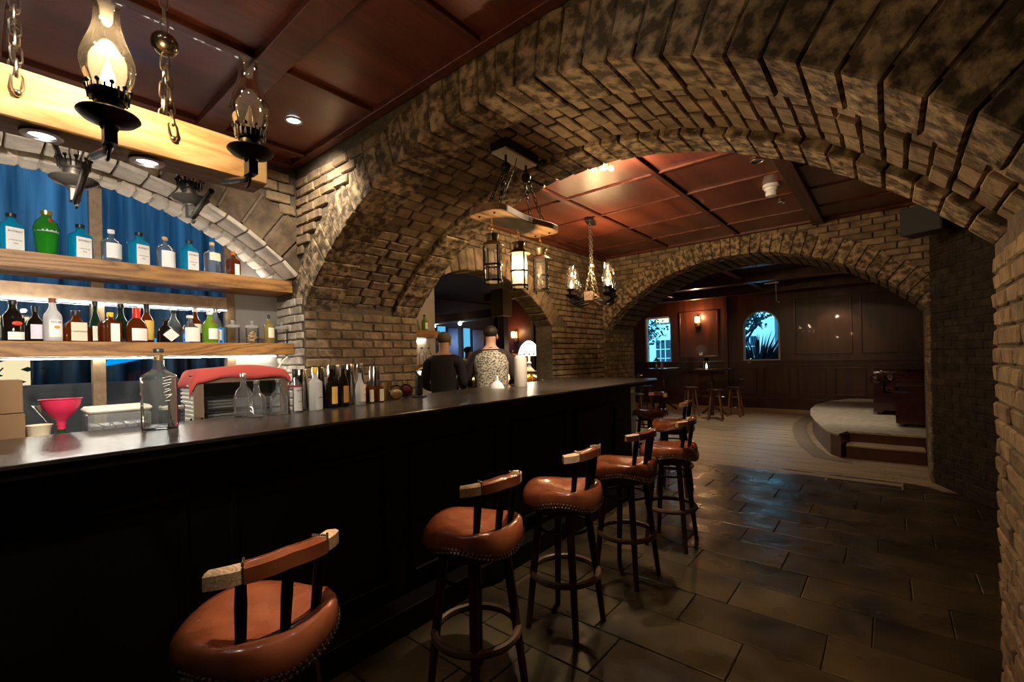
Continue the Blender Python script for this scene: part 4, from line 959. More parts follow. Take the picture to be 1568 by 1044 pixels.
# things on and behind the counter
Z = BT+.0005
k = bottle('water_bottle', 'tall clear empty bottle standing alone on the near counter', (-2.585, .555, Z), .37, .115, 'square', glass('heavy_glass', (.90, .93, .92), .05, .02, 1.3), capk, pw=5, cap=(.05, .05))
tw = MB()
for i in range(9): tw.tube([(.058, -.022+.004*math.sin(i*2.1)+.005*i/3, .235-.013*i), (.059, .012+.006*math.sin(i*1.3), .242-.013*i+.006*math.sin(i*3))], .0011, 4)
tw.build('etched_script', pm('etched_white', (.8, .8, .78), .5), k); MB().lathe([(.0195, .318), (.02, .335)], 16).build('neck_ring', capg, k)
for x, y, lb, h in ((-2.76, .97, 'small faceted clear bottle with dark stopper behind the first of the pair', .24), (-2.66, 1.00, 'clear cruet bottle nearest along the counter row', .20), (-2.67, 1.12, 'clear cruet bottle just left of the grey-labelled bottle', .20)):
    bottle('cruet_bottle', lb, (x, y, Z), h, .082, 'squat', CLR, caps, pw=4, group='clear cruets on the counter', cap=(.05, .09))
k = bottle('bitters_bottle', 'clear bottle with tall black cap, maroon band and grey printed label', (-2.69, 1.22, Z), .255, .075, 'square', CLR, capk, LGR, labr=(.04, .58), cap=(.05, .2), text=[('PEYCHAUD', .5, .010), ('BITTERS', .25, .009)], cover=.7)
MB().lathe([(.0385, .148), (.0385, .158)], 20, cap=False).build('maroon_band', pm('maroon', (.2, .02, .03)), k)
bottle('bitters_bottle', 'paper-wrapped bottle with bright yellow cap', (-2.69, 1.345, Z), .26, .078, 'square', WHITEG, capy, LGR, labr=(.02, .66), cap=(.05, .14), text=[('BITTERS', .3, .009)])
bottle('bitters_bottle', 'dark bottle with yellow diamond label beside the yellow-capped one', (-2.72, 1.465, Z), .27, .068, 'tall', DARKG, capk, LYE, labr=(.1, .5))
bottle('bitters_bottle', 'dark bottle with orange-brown label, second of the dark pair', (-2.73, 1.55, Z), .27, .066, 'tall', DARKG, capk, pm('rust_label', (.5, .22, .06)), labr=(.1, .5))
bottle('tonic_bottle', 'cream coloured flask-shaped bottle with black cap and orange print', (-2.72, 1.665, Z), .25, .068, 'wine', WHITEG, capk, LCR, labr=(.1, .55), cap=(.05, .14), text=[('JOE', .42, .014), ('FEE', .28, .014)], txtcol=pm('orange_ink', (.8, .3, .08)))
for y, lb in ((1.77, 'small brown dropper bottle with white picture label, left of two'), (1.85, 'small brown dropper bottle with white picture label, right of two')):
    bottle('dropper_bottle', lb, (-2.78, y, Z), .155, .062, 'square', AMBER, capk, LCR, labr=(.06, .6), cap=(.05, .25), group='small dropper bottles')
def tin(x, y, h, lb):
    t = MB().lathe([(.046, 0), (.047, .003), (.038, h-.004), (.036, h), (.001, h)], 26, cap=False).build('shaker_tin', STEEL, None, (x, y, Z), smooth=50); tag(t, lb, 'shaker', 'upturned steel shaker tins')
for x, y, h, lb in ((-2.79, 1.30, .25, 'upturned steel shaker tin behind the grey-labelled bottle'), (-2.80, 1.42, .26, 'upturned steel shaker tin behind the yellow-capped bottle'), (-2.81, 1.53, .27, 'upturned steel shaker tin between the two dark bottles'),
                    (-2.82, 1.64, .275, 'upturned steel shaker tin left of the cream bottle'), (-2.88, 1.75, .275, 'tall upturned steel shaker tin right of the cream bottle'), (-2.86, 1.87, .255, 'upturned steel shaker tin behind the dropper bottles')): tin(x, y, h, lb)
cu2 = MB().lathe([(.034, 0), (.036, .003), (.04, .13), (.038, .13), (.034, .004), (.001, .004)], 24, cap=False).build('steel_cup', BRASS, None, (-2.92, 2.02, Z)); tag(cu2, 'brass-coloured cup behind the round glass flask', 'cup')
for i, (x, y, lb, c) in enumerate(((-2.83, 2.03, 'round tilted glass flask with cork rim and golden contents', (.8, .6, .3)), (-2.86, 2.14, 'round glass flask half full of dark red liquid', (.25, .02, .02)))):
    f = empty('round_flask', (x, y, Z), 0, lb, 'flask')
    MB().ball((0, 0, .055), .056, 14).build('flask_body', CLEAR, f); MB().lathe([(.016, .105), (.016, .14), (.02, .145)], 14, cap=False).build('neck', CLEAR, f)
    MB().ball((0, 0, .045), .045, 12, (1, 1, .75)).build('liquid', glass('flask_liquid_%d' % i, c, .6), f)
pgr = empty('bottle_pourer', (-2.84, 2.25, Z), 0, 'black lever citrus press with silver head next to the brick pier', 'press')
MB().box((-.04, -.05, 0), (.04, .05, .012)).build('foot', BLKPL, pgr, bevel=.003); MB().box((-.02, -.025, .012), (.02, .025, .17)).build('column', BLKPL, pgr, bevel=.004)
MB().tube([(0, 0, .165), (0, -.03, .20), (0, .03, .225)], .014, 8).build('head', STEEL, pgr)
tb = empty('candle_tube', (-2.86, 3.55, Z), 0, 'tall plain white tube standing on the far counter', 'holder')
MB().lathe([(.062, 0), (.064, .004), (.064, .29), (.060, .29), (.060, .006), (.001, .006)], 28, cap=False).build('tube_body', mat('white_card', (.82, .78, .72), .6), tb)
MB().lathe([(.001, .27), (.058, .275), (.05, .31), (.001, .315)], 12, cap=False).build('paper_top', mat('white_card'), tb)
dish = empty('napkin_holder', (-2.93, 3.27, Z), 0, 'small white cone-topped dispenser left of the tall white tube', 'dispenser')
MB().lathe([(.07, 0), (.065, .02), (.045, .05), (.016, .075), (.012, .11), (.004, .125)], 20).build('dispenser_body', mat('white_plastic'), dish)
# cardboard boxes on the work shelf
CARD = mat('cardboard', (.17, .10, .05), .85, noise=(.21, .13, .065), scale=6)
for i, (z, d, lb) in enumerate(((.961, 0, 'brown cardboard box at the bottom of the stack behind the counter'), (1.108, .01, 'brown cardboard box in the middle of the stack'), (1.255, .005, 'brown cardboard box on top of the stack'))):
    z += .06; bx_ = empty('cardboard_box', (-3.04+d, .02, z), 0, lb, 'box', 'stacked cardboard boxes')
    MB().box((-.12, -.22, 0), (.12, .12+d, .1445)).build('carton', CARD, bx_, bevel=.003, smooth=None); MB().box((-.122, -.03, .1447), (.122, .02, .1455)).build('tape', pm('packing_tape', (.5, .36, .2), .3), bx_, smooth=None)
fb = empty('funnel', (-3.0, .27, 1.25), 0, 'pinkish red funnel stuck in a green bottle behind the counter', 'funnel')
MB().lathe([(.014, -.03), (.016, 0), (.018, .012), (.045, .04), (.066, .08), (.072, .11), (.077, .113), (.070, .11), (.05, .06), (.012, .02)], 28, cap=False).build('bowl', mat('pink_plastic', (.62, .03, .10), .35), fb)
bottle('wine_bottle', 'green bottle holding up the pink funnel', (-3.0, .27, 1.021), .235, .07, 'tall', glass_col('wine_green', (.03, .22, .06), .5), glass_col('wine_green', (.03, .22, .06), .5))
cup = MB().lathe([(.033, 0), (.045, .075), (.048, .078), (.047, .08), (.043, .075), (.031, .004), (.001, .004)], 24, cap=False).build('paper_cup', mat('cream_paper', (.75, .68, .5), .7), None, (-3.0, .195, 1.17)); tag(cup, 'cream paper cup left of the green bottle', 'cup')
tag(box('cup_stand', (-3.06, .145, 1.021), (-2.945, .235, 1.17), pm('dark_tray', (.03, .03, .03))), 'dark caddy under the cream paper cup', 'caddy')
cg = empty('cocktail_glass', (-3.12, .25, 1.021), 0, 'wide cocktail glass behind the pink funnel', 'glass'); MB().lathe([(.04, 0), (.004, .006), (.004, .2), (.07, .31), (.069, .31)], 24, cap=False).build('bowl_and_stem', CLEAR, cg)
tr = empty('garnish_tray', (-3.03, .475, 1.021), 0, 'clear lidded garnish tray with a white lid behind the counter', 'tray')
MB().box((-.10, -.12, 0), (.10, .12, .26)).build('tray_body', glass('ribbed_plastic', (.85, .87, .88), .25, .1), tr, bevel=.01)
MB().box((-.105, -.125, .26), (.105, .125, .29)).build('lid', mat('white_card'), tr, bevel=.012)
for i in range(5):
    MB().box((-.09, -.105+.045*i, .01), (.09, -.07+.045*i, .2)).build('insert', mat('tray_steel', (.6, .6, .6), .25, 1.), tr, bevel=.003)
jg = empty('glass_jug', (-3.02, .70, 1.021), 0, 'glass jug with white lid next to the louvred cabinet', 'jug')
MB().lathe([(.05, 0), (.055, .01), (.06, .24), (.06, .27)], 24, cap=False).build('jug_body', CLEAR, jg); MB().lathe([(.001, .25), (.055, .25), (.056, .262), (.012, .27), (.014, .285), (.001, .29)], 20, cap=False).build('lid', capw, jg)
# tray of small glasses at the end of the work shelf
for i, (x, y) in enumerate(((-2.96, .60), (-2.96, .80), (-3.04, .84))):
    g = MB().lathe([(.024, 0), (.026, .006), (.031, .17+.02*(i % 2)), (.030, .17+.02*(i % 2)), (.022, .01), (.001, .01)], 18, cap=False).build('tumbler', CLEAR, None, (x, y, 1.021)); tag(g, ('tumbler between the garnish tray and the glass jug', 'tumbler closest to the louvred cabinet, front edge of the work shelf', 'tumbler behind the others beside the louvred cabinet', 'tumbler standing directly before the glass jug')[i], 'glass', 'tumblers on the work shelf')
# louvred display cabinet with red towel
dc = empty('glass_cabinet', (-3.40, 1.13, .941), 0, 'white louvred cabinet with glass front and wire racks, under the red towel', 'cabinet')
MB().box((-.14, -.25, 0), (.10, -.235, .50)).build('side_panel', mat('white_enamel', (.7, .68, .62), .4), dc, smooth=None)
MB().box((-.14, .30, 0), (.10, .315, .50)).build('side_panel', mat('white_enamel'), dc, smooth=None); MB().box((-.14, -.25, .48), (.10, .315, .50)).build('roof_panel', mat('white_enamel'), dc, smooth=None)
MB().box((-.14, -.235, 0), (-.13, .30, .48)).build('rear_panel', GREYP, dc, smooth=None)
for i in range(16):
    z = .04+.026*i; MB().box((-.13, -.262, z), (.085, -.25, z+.014)).build('louvre', mat('white_enamel'), dc, bevel=.003, smooth=None)
for z in (.08, .17, .26, .35):
    q = MB()
    for i in range(6): q.tube([(-.12+.04*i, -.23, z), (-.12+.04*i, .295, z)], .003, 5)
    q.tube([(.085, -.23, z), (.085, .295, z)], .005, 5); q.build('wire_rack', STEEL, dc)
f = MB(); [f.box(a, b) for a, b in (((.095, -.25, 0), (.11, -.20, .5)), ((.095, .265, 0), (.11, .315, .5)), ((.095, -.2, 0), (.11, .265, .04)), ((.095, -.2, .45), (.11, .265, .5)))]
f.build('door', mat('brown_frame', (.16, .11, .08), .4), dc, smooth=None); MB().box((.10, -.2, .04), (.104, .265, .45)).build('door_glass', PANE, dc, smooth=None)
tv = MB(); nx, ny = 14, 22
for i in range(nx+1):
    for j in range(ny+1):
        u_, v_ = i/nx, j/ny; x = -.16+.31*u_; y = -.30+.66*v_
        z = .508+.05*math.sin(math.pi*min(1, max(0, v_)))**.5*math.sin(math.pi*min(1, max(0, u_*.8+.1)))+.004*math.sin(9*v_+4*u_)
        if y < -.262: z -= .07+.5*(-.262-y); y = -.270-.01*math.sin(8*u_)
        if y > .325: z -= .05; y = .335
        if x > .115: z -= .03+.6*(x-.115)+.008*math.sin(14*v_); x = .122+.006*math.sin(11*v_)
        tv.v.append((x, y, z))
for i in range(nx):
    for j in range(ny): a = i*(ny+1)+j; tv.f.append((a, a+ny+1, a+ny+2, a+1)); tv.mi.append(0)
tw_ = tv.build('red_towel', mat('red_cloth', (.48, .07, .06), .9, bump=.15, bscale=120), None, (-3.40, 1.13, .941), smooth=80); tw_.modifiers.new('s', 'SOLIDIFY').thickness = .006
tag(tw_, 'faded red towel draped over the louvred cabinet', 'towel')
cb_ = MB().tube([(-3.42, 1.50, 1.55), (-3.38, 1.45, 1.52), (-3.36, 1.40, 1.46), (-3.37, 1.33, 1.47)], .006, 6).build('power_cable', capw, None); tag(cb_, 'white cable hanging by the pier behind the red towel', 'cable')

# ------------------------------------------------------------------ room seen through the left arch
cbk = struct(box('partition', (-5.0, Y2+.01, 0), (-4.36, 3.73, CZ), PLAST))
for z, lb in ((1.77, 'upper short pine shelf on the plaster block past the pier'), (1.385, 'lower short pine shelf on the plaster block past the pier')):
    o = box('timber_shelf', (-4.355, Y2+.03, z), (-4.14, 3.62, z+.08), PINE, bevel=.004); tag(o, lb, 'shelf')
    led(Y2+.1, 3.55, -4.34, z-.012, 'white light strip under the '+('upper' if z > 1.5 else 'lower')+' short shelf', 60)
for i, (y, z, c) in enumerate(((3.45, 1.851, LIME), (3.40, 1.466, CLR), (3.50, 1.466, CLR))):
    bottle('spirit_bottle', ('small green-tinted bottle on the upper short shelf', 'clear bottle on the lower short shelf, closer to the pier', 'clear bottle on the lower short shelf, at its open end')[i], (-4.22, y, z), .19, .07, 'tall', c, capk, LW)
lc = empty('lounge_counter', (-6.4, 7.95, 0), 0, 'second bar counter with brass front lit gold from below, in the room beyond the arch', 'bar counter')
MB().box((-2.6, -.25, 1.17), (2.2, .35, 1.21)).build('top', mat('grey_stone_top', (.25, .25, .26), .25), lc, smooth=None); MB().box((-2.5, -.05, 0), (2.15, .3, 1.17)).build('front', BRASS, lc, smooth=None)
gs = MB()
for k_ in (-1.6, -.3, 1.0): gs.tube([(k_+1.1*(q/12-.5), -.12, 1.02+.10*(abs(q-6)/6)**2) for q in range(13)], .016, 6)
gs.build('light_arc', emis('gold_glow', (1, .74, .22), 8), lc)
for k_ in (-1.0, .35): MB().tube([(k_, -.1, 1.16), (k_+.1, -.1, .7)], .02, 6).build('brass_strut', BRASS, lc)
light('counter_glow', 'AREA', (-6.4, 7.6, 1.14), 10, (1, .72, .22), .05, rot=(R(-40), 0, 0), shape='RECTANGLE', sy=.1)
tl = empty('stained_glass_lamp', (-6.07, 7.84, 1.211), 0, 'glowing white stained-glass dome lamp on the second counter', 'table lamp')
MB().lathe([(.001, 0), (.13, 0), (.12, .02), (.05, .09), (.03, .13), (.05, .18), (.022, .22), (.03, .30), (.012, .36), (.01, .62), (.001, .62)], 22, cap=False).build('base', mat('ivory', (.75, .68, .5), .3), tl)
sh = MB().lathe([(.235, .335), (.24, .36), (.22, .45), (.17, .56), (.09, .64), (.03, .67), (.001, .672)], 28, cap=False).build('lamp_shade', emis('shade_glow', (1, .90, .68), 3.6), tl)
for i in range(14):
    a = 2*math.pi*i/14; MB().ball((.236*math.cos(a), .236*math.sin(a), .37), .022, 6, (1, 1, .8)).build('petal', mat('yellow_petal', (.7, .5, .05), .4) if i % 3 == 0 else mat('cream_petal', (.8, .75, .6), .4), sh)
light('table_lamp_bulb', 'POINT', (-6.07, 7.84, 1.50), 22, (1, .78, .48), .06)
vs_ = empty('flower_vase', (-6.50, 7.78, 1.211), 0, 'magenta glass vase with dried orange flowers beside the dome lamp', 'vase')
MB().lathe([(.06, 0), (.08, .05), (.075, .12), (.09, .26), (.085, .26)], 20, cap=False).build('vase_body', mat('magenta_glass', (.45, .02, .2), .15), vs_)
fl_ = MB(); r = random.Random(8)
for _ in range(40): fl_.ball((r.gauss(0, .08), r.gauss(0, .06), .33+r.gauss(0, .04)), .02, 5)
fl_ = fl_.build('dried_flowers', pm('dried_orange', (.6, .2, .06), .8), vs_); fl_['kind'] = 'stuff'
# panelled end wall of that room with sconce, post and beam, windows with curtains
LX = -9.2
lw = struct(box('wall_lounge', (LX-.1, 2.9, 0), (LX, 10.2, CZ), DARKW))
struct(box('wall_red_panelling', (-8.3, 9.75, 0), (-7.45, 9.85, CZ), mat('red_panelling', (.10, .03, .016), .4)))
sconce('wall_sconce', -7.98, 9.74, 2.12, 0, -1, 'brass wall lamp on the reddish panel, seen through the left arch', 8)
struct(box('lounge_post', (-6.62, 7.45, 0), (-6.44, 7.6, 2.75), mat('dark_post', (.07, .03, .018), .5)))
tag(box('timber_capital', (-6.66, 7.3, 2.42), (-6.32, 7.6, 3.0), mat('tan_timber', (.34, .21, .08), .6)), 'tan timber block on top of the dark post beyond the arch', 'block')
struct(box('lounge_beam', (-9.2, 7.35, 2.42), (-6.66, 7.55, 2.6), mat('dark_post')))
rail_ = empty('track_light', (-7.9, 7.25, 2.38), 0, 'track rail with two bright spots along the dark beam', 'track light')
MB().box((-1.3, -.015, -.02), (1.2, .015, 0)).build('track', mat('pale_metal'), rail_, smooth=None)
for x in (-.55, .35): MB().ball((x, -.05, -.05), .045, 10).build('spot_head', emis('spot_glow', (1, .93, .8), 20), rail_)
light('track_spot', 'SPOT', (-7.6, 7.1, 2.3), 30, NEU, .05, target=(-7, 6.6, 0), spot=90)
for i, (y0, y1, z0, z1) in enumerate(((7.93, 8.20, 2.24, 2.40), (8.87, 9.12, 1.36, 2.38))):
    w4 = struct(MB().box((LX, y0-.04, z0-.04), (LX+.03, y1+.04, z1+.04)).build('window_%d' % (4+i), BLKPL, smooth=None)); MB().box((LX+.03, y0, z0), (LX+.035, y1, z1)).build('lit_pane', emis('blue_lit_pane', (.12, .58, .95), .9), w4, smooth=None)
for i, (y0, y1, z0, z1) in enumerate(((8.24, 8.62, 1.5, 2.36), (9.2, 9.66, 1.5, 2.34))):
    q = MB()
    for k_ in range(12):
        ya, yb = y0+(y1-y0)*k_/12, y0+(y1-y0)*(k_+1)/12; q.add([(LX+.06+.02*(k_ % 2), ya, z0), (LX+.06+.02*((k_+1) % 2), yb, z0), (LX+.06+.02*((k_+1) % 2), yb, z1), (LX+.06+.02*(k_ % 2), ya, z1)], [(0, 1, 2, 3)])
    q = q.build('grey_curtain', mat('grey_cloth', (.16, .18, .26), .8)); q.modifiers.new('s', 'SOLIDIFY').thickness = .01
    tag(q, ('grey curtain between the two narrow blue windows', 'grey curtain beside the barman, right of the taller blue window')[i], 'curtain', 'lounge curtains')
light('lounge_curtain_fill', 'AREA', (-8.6, 8.6, 2.0), 8, (.35, .6, 1), .6, target=(-9.2, 8.8, 1.9))  # area lamp added inside the room, shining on the curtains

# ------------------------------------------------------------------ people
def skin_obj(name, verts, edges, radii, m, parent=None, loc=(0, 0, 0), rz=0, sub=2, root=0):
    me = bpy.data.meshes.new(name); me.from_pydata(verts, edges, []); me.materials.append(m)
    o = link(name, me, parent, loc, (0, 0, rz)); sk = o.modifiers.new('skin', 'SKIN'); sk.use_smooth_shade = True
    sv = me.skin_vertices[0].data
    for i, r_ in enumerate(radii): sv[i].radius = r_ if isinstance(r_, tuple) else (r_, r_)
    sv[root].use_root = True
    o.modifiers.new('sub', 'SUBSURF').levels = sub; o.modifiers['sub'].render_levels = sub
    return o
SKIN = mat('skin', (.52, .30, .20), .55); HAIR = mat('dark_hair', (.02, .013, .009), .6); CLOTHB = mat('black_cloth', (.012, .011, .012), .85)
def person(label, x, y, z, rz, k, shirt, arms, lean=.0, vest=None, hair=None, cap=None, extra_group=None):
    """standing figure facing local -y; arms = ((elbow),(wrist)) for left and right, in metres before scaling"""
    H = lambda *p: (p[0]*k, p[1]*k, p[2]*k)
    V = [H(0, 0, .95), H(0, .0, 1.12), H(0, -lean*.4, 1.32), H(0, -lean*.8, 1.46), H(0, -lean-.01, 1.54), H(0, -lean-.035, 1.62), H(0, -lean-.045, 1.70)]
    rad = [(.15*k, .11*k), (.135*k, .10*k), (.165*k, .11*k), (.11*k, .085*k), .052*k, (.073*k, .088*k), (.062*k, .08*k)]
    E = [(i, i+1) for i in range(6)]
    def add(p, r_, a): V.append(H(*p)); rad.append(r_*k); E.append((a, len(V)-1)); return len(V)-1
    for sg in (-1, 1):
        hip = add((sg*.10, 0, .88), .095, 0); kn = add((sg*.11, -.02, .48), .062, hip); an = add((sg*.12, .02, .08), .042, kn); add((sg*.12, -.14, .03), .038, an)
        sh_ = add((sg*.19, -lean*.7, 1.42), .058, 3); el, wr_ = arms[0 if sg < 0 else 1]
        e_ = add(el, .043, sh_); w_ = add(wr_, .028, e_); d = Vector(wr_)-Vector(el); d.normalize(); pl_ = Vector(wr_)+d*.075; p_ = add(tuple(pl_), .034, w_)
        sd_ = d.cross(Vector((0, 0, 1))); sd_ = sd_.normalized() if sd_.length > .1 else Vector((1, 0, 0))
        for q in range(4):
            f0 = pl_+sd_*(.012*(q-1.5)*1.6)+d*.03; f1 = f0+d*(.04+.006*(1-abs(q-1.5)))+Vector((0, 0, -.015))
            a_ = add(tuple(f0), .0095, p_); add(tuple(f1), .008, a_)
        t0 = Vector(wr_)+d*.04+sd_*.035; a_ = add(tuple(t0), .011, w_); add(tuple(t0+d*.035+sd_*.012), .009, a_)
    body = skin_obj('person', V, E, rad, SKIN, None, (x, y, z), rz); tag(body, label, 'person', extra_group)
    # face: nose, ears
    fb_ = MB(); hz = 1.645*k; hy = (-lean-.04)*k
    for sg in (-1, 1): fb_.ball((sg*.076*k, hy+.01, hz), .026*k, 8, (.4, .8, 1.2))
    fb_.build('ears', SKIN, body); MB().ball((0, hy-.092*k, hz-.005), .016*k, 8, (.8, 1.1, 1.4)).build('nose', SKIN, body)
    e = MB(); [e.ball((sg*.03*k, hy-.082*k, hz+.02), .010*k, 6) for sg in (-1, 1)]; e.build('eyes', mat('eye', (.03, .02, .02), .2), body)
    MB().ball((0, hy-.082*k, hz-.05*k), .022*k, 8, (1, .35, .3)).build('mouth', mat('lip', (.4, .13, .11), .5), body)
    # clothes follow the same skeleton, a little wider
    idx = [0, 1, 2, 3]; tv_ = [V[i] for i in idx]; tr_ = [tuple(q+.014*k for q in rad[i]) for i in idx]; te = [(0, 1), (1, 2), (2, 3)]
    sv_ = list(tv_)+[]; sr = list(tr_); se = list(te); sv_.append(H(0, -lean*.9, 1.50)); sr.append((.062*k, .062*k)); se.append((3, 4))
    for sg in (-1, 1):
        el, wr_ = arms[0 if sg < 0 else 1]; n0 = len(sv_); sv_ += [H(sg*.19, -lean*.7, 1.42), H(*el), H(*(Vector(el).lerp(Vector(wr_), .85)))]; sr += [(.070*k,)*2, (.056*k,)*2, (.042*k,)*2]; se += [(3, n0), (n0, n0+1), (n0+1, n0+2)]
    skin_obj('shirt', sv_, se, sr, shirt, body)
    lv = [H(0, 0, 1.0), H(0, 0, .92)]; lr = [(.155*k, .118*k), (.165*k, .125*k)]; le = [(0, 1)]
    for sg in (-1, 1):
        n0 = len(lv); lv += [H(sg*.10, 0, .85), H(sg*.11, -.02, .48), H(sg*.12, .02, .12)]; lr += [(.105*k,)*2, (.078*k,)*2, (.064*k,)*2]; le += [(1, n0), (n0, n0+1), (n0+1, n0+2)]
    skin_obj('trousers', lv, le, lr, CLOTHB, body)
    if vest:
        rows = [(1.04, .185, .150), (1.12, .180, .148), (1.25, .196, .156), (1.36, .204, .156), (1.44, .180, .140), (1.49, .115, .100)]
        vm_ = MB(); n = 28; vv = []; ff = []
        for z_, rx, ry in rows:
            for i in range(n): a = 2*math.pi*i/n; vv.append((rx*k*math.cos(a), (ry*math.sin(a)-lean*.6*(z_-1)*1.6)*k, z_*k))
        for j in range(len(rows)-1):
            for i in range(n): k2 = (i+1) % n; ff.append((j*n+i, j*n+k2, (j+1)*n+k2, (j+1)*n+i))
        vm_.add(vv, ff).build('vest', vest, body, smooth=80)
        MB().lathe([(.07*k, 1.475*k), (.062*k, 1.53*k)], 18, (0, -lean*k, 0), cap=False).build('collar', CLOTHB, body)
    hb_ = MB(); hb_.ball((0, hy+.012, 1.70*k), .092*k, 12, (.88, 1.05, .82)); hb_.build('hair' if not cap else 'cap', cap or HAIR, body)
    return body
VEST = mat('floral_vest', (.08, .075, .06), .8, noise=(.42, .40, .32), scale=48, ramp=(.44, .54), detail=3, stretch=(1, 1, 1.6))
person('barman seen from behind in a pale floral vest over a black shirt, head turned down', -3.40, 3.70, .102, R(222), 1.0, mat('black_shirt', (.02, .012, .012), .8),
       (((-.27, -.04, 1.17), (-.22, -.26, 1.10)), ((.27, -.03, 1.17), (.24, -.26, 1.10))), .03, VEST)
person('staff member in black with a flat grey cap, standing left of the barman', -3.74, 3.30, .102, R(215), .965, CLOTHB,
       (((-.22, -.05, 1.17), (-.16, -.28, 1.12)), ((.23, -.05, 1.17), (.18, -.28, 1.10))), .05, None, cap=mat('flat_cap', (.12, .09, .065), .9))
person('person in a pale olive top leaning at the second counter, behind the two staff', -6.9, 6.6, 0, R(150), 1.0, mat('olive_top', (.5, .48, .22), .8),
       (((-.27, -.2, 1.22), (-.16, -.42, 1.20)), ((.27, -.2, 1.20), (.16, -.44, 1.22))), .12)
# ------------------------------------------------------------------ far room: tables, stools, lantern
def round_table(x, y, h, r, lb):
    t = empty('high_table', (x, y, 0), 0, lb, 'table', 'high tables by the far windows')
    MB().lathe([(.001, h-.035), (r-.01, h-.035), (r, h-.025), (r, h-.006), (r-.006, h), (.001, h)], 32, cap=False).build('table_top', mat('dark_table_top', (.06, .035, .022), .25), t)
    MB().lathe([(.035, 0), (.032, .3), (.045, .5), (.07, .78), (.06, .85), (.035, .88), (.03, h-.035)], 14).build('column', SWOOD, t)
    for i in range(3): a = R(30+120*i); MB().tube([(.03*math.cos(a), .03*math.sin(a), .22), (.22*math.cos(a), .22*math.sin(a), .09), (.32*math.cos(a), .32*math.sin(a), .02)], .025, 8).build('foot', SWOOD, t)
    return t
round_table(-3.35, 11.55, 1.13, .42, 'high round table carrying the small lit lantern')
round_table(-4.75, 12.1, 1.13, .45, 'high round table with a dark lantern, before the rectangular window')
round_table(-4.55, 9.3, 1.07, .40, 'high round table partly hidden by the arch pier')
def wood_stool(x, y, rz, lb, back=False):
    s = empty('wooden_stool', (x, y, 0), R(rz), lb, 'stool', 'wooden stools in the far room')
    MB().lathe([(.001, .66), (.165, .66), (.175, .675), (.175, .69), (.165, .70), (.001, .69)], 26, cap=False).build('seat', SWOOD, s)
    for i in range(4): a = R(45+90*i); c, q = math.cos(a), math.sin(a); MB().tube([(c*.11, q*.11, .665), (c*.2, q*.2, 0)], [.022, .018], 8).build('leg', mat('lighter_leg', (.16, .07, .03), .45), s)
    MB().tube([(.16*math.cos(2*math.pi*i/20), .16*math.sin(2*math.pi*i/20), .22) for i in range(20)], .010, 6, True).build('foot_ring', SWOOD, s)
    if back:
        for a in (-.4, .4): MB().tube([(.14*math.cos(a), .15*math.sin(a), .69), (.17*math.cos(a), .17*math.sin(a), .86)], .012, 6).build('spindle', SWOOD, s)
        MB().tube([(.18*math.cos(q*.2), .2*math.sin(q*.2), .87) for q in range(-4, 5)], .018, 8).build('back_rail', SWOOD, s)
wood_stool(-3.05, 10.75, 10, 'round wooden stool standing clear in front of the lantern table')
wood_stool(-3.75, 11.2, 40, 'round wooden stool left of the lantern table'); wood_stool(-2.85, 11.6, 0, 'low-backed wooden stool right of the lantern table', True)
wood_stool(-4.9, 11.3, 20, 'low-backed wooden stool at the window table', True); wood_stool(-5.4, 12.0, 80, 'wooden stool tucked under the rectangular window')
wood_stool(-4.15, 9.0, 30, 'low-backed wooden stool just behind the far arch pier', True)
def tlan(x, y, z, lb, lit):
    l = empty('table_lantern', (x, y, z), 0, lb, 'lantern')
    MB().box((-.06, -.06, 0), (.06, .06, .02)).build('base', IRON, l, smooth=None); f = MB()
    for sx_ in (-1, 1):
        for sy_ in (-1, 1): f.box((sx_*.055-.006, sy_*.055-.006, .02), (sx_*.055+.006, sy_*.055+.006, .2))
    f.build('cage', IRON, l, smooth=None); MB().lathe([(.09, .2), (.05, .24), (.03, .27), (.035, .29), (.001, .3)], 4, pw=None).build('roof', IRON, l, smooth=None)
    MB().lathe([(.02, .02), (.02, .09), (.008, .11), (.001, .14)], 10).build('candle', emis('candle_glow', (1, .8, .45), 9) if lit else WHITE, l)
tlan(-3.45, 11.5, 1.1305, 'small black lantern with lit candle on the high table', True); tlan(-4.95, 12.1, 1.1305, 'unlit black lantern in front of the rectangular window', False)
light('candle', 'POINT', (-3.45, 11.5, 1.30), 1.2, AMB, .02)
bottle('sauce_bottle', 'pale pink bottle beside the unlit lantern', (-4.78, 12.05, 1.1305), .2, .07, 'tall', pm('pink_plastic_pale', (.6, .35, .38)), capw)
mn = box('menu_card', (-4.62, 12.0, 1.1305), (-4.40, 12.3, 1.15), WHITE); tag(mn, 'white menu lying on the high window table', 'menu')

# ------------------------------------------------------------------ stage, steps, chesterfields
sg_ = empty('stage', (.3, 10.5, 0), 0, 'low curved timber stage with a pale boarded top and two steps', 'stage')
pts = [(-.5, 8.12), (-.58, 7.76), (-.72, 7.98), (-.86, 8.5), (-1.02, 9.2), (-1.17, 10.0), (-1.27, 10.9), (-1.28, 11.8), (-1.12, 12.7), (-.80, 13.5), (-.7, 13.6), (3.4, 13.6), (3.4, 8.12)]
loc_ = [(x-.3, y-10.5) for x, y in pts]
def cp(o): return o
MB().prism([(x*.985+.01, y) for x, y in loc_], 0, .30).build('skirt', WALLW, sg_, smooth=None)
STG = woodmat('stage_boards', (.50, .42, .30), (.13, .10, .07), scale=5, axis=0, rough=.5, dist=9, bands=9)
MB().prism(loc_, .30, .335).build('stage_top', STG, sg_, bevel=.006, smooth=None)
MB().box((-.8, -2.70, 0), (.02, -2.385, .165)).build('step', WALLW, sg_, smooth=None); MB().box((-.8, -2.73, .165), (.02, -2.385, .185)).build('tread', PLANK, sg_, smooth=None)
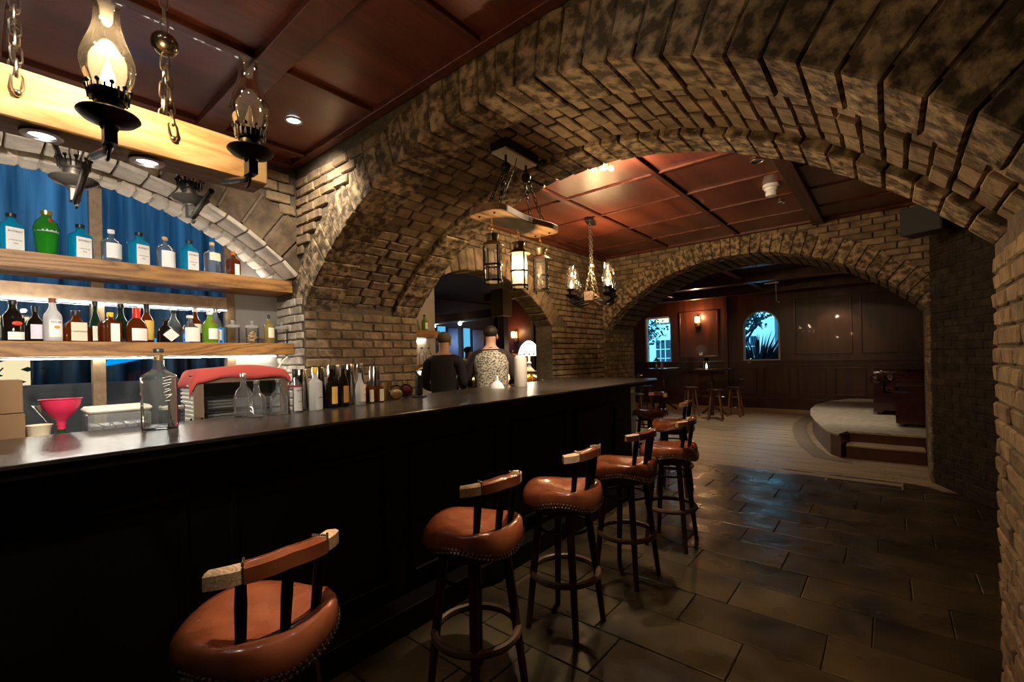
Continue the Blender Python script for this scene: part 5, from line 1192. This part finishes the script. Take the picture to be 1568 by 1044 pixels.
arc = MB(); op = [(-.40, 7.42), (-.86, 7.62), (-1.12, 8.35), (-1.32, 9.2), (-1.48, 10.1), (-1.58, 11.0), (-1.56, 12.0), (-1.42, 12.9)]
ip = [(-.45, 7.72), (-.68, 7.80), (-.92, 8.5), (-1.08, 9.2), (-1.23, 10.0), (-1.33, 10.9), (-1.32, 11.9), (-1.18, 12.7)]
arc.add([(x, y, .0035) for x, y in op]+[(x, y, .0035) for x, y in ip], [(i, i+1, 9+i, 8+i) for i in range(7)])
ia = arc.build('floor_inlay', mat('inlay_plank', (.16, .12, .075), .45, noise=(.22, .16, .10), scale=9), smooth=None); ia['kind'] = 'structure'
OX = mat('oxblood_leather', (.04, .011, .009), .2, noise=(.06, .014, .010), scale=8, coat=.5, bump=.1, bscale=20)
def chester(x, y, z, rz, wd, lb):
    s = empty('chesterfield', (x, y, z), R(rz), lb, 'sofa')                   # faces local -y
    MB().box((-wd/2+.14, -.34, .06), (wd/2-.14, .30, .40)).build('base', OX, s, bevel=.02)
    MB().box((-wd/2+.17, -.36, .38), (wd/2-.17, .24, .50)).build('seat_cushion', OX, s, bevel=.04)
    b = MB(); b.box((-wd/2+.05, .22, .05), (wd/2-.05, .38, .62)); b.tube([(-wd/2+.02, .32, .68), (wd/2-.02, .32, .68)], .10, 14)
    b.build('back', OX, s)
    for sg in (-1, 1):
        a = MB(); a.box((sg*(wd/2-.09)-.07, -.36, .05), (sg*(wd/2-.09)+.07, .36, .60)); a.tube([(sg*(wd/2-.07), -.38, .63), (sg*(wd/2-.07), .36, .63)], .10, 14); a.build('arm', OX, s)
        f = MB(); f.ball((sg*(wd/2-.07), -.385, .63), .07, 8, (1, .3, 1)); f.build('arm_scroll', OX, s)
    t = MB(); nb_ = int(wd/.11)
    for i in range(nb_):
        for j in range(2): t.ball((-wd/2+.08+i*.11+(.05 if j else 0), .32+.075*(j-.5)*-1, .765-.01*j), .012, 6)
    t = t.build('buttons', mat('dark_button', (.02, .006, .005), .4), s); t['kind'] = 'stuff'
    q = MB()
    for i in range(nb_): q.ball((-wd/2+.13+i*.11, .31, .735), .058, 8, (1, 1.3, .8))
    q.build('tufting', OX, s)
    for sx_ in (-1, 1):
        for sy_ in (-1, 1): MB().lathe([(.02, 0), (.03, .03), (.025, .06)], 10, (sx_*(wd/2-.12), sy_*.28, 0)).build('leg', SWOOD, s)
chester(.45, 10.75, .337, 0, 1.45, 'oxblood leather chesterfield on the stage with a red seat, tufted back to the wall')
chester(.52, 9.25, .337, 180, 1.0, 'dark leather tub armchair on the stage, seen from behind in front of the sofa')
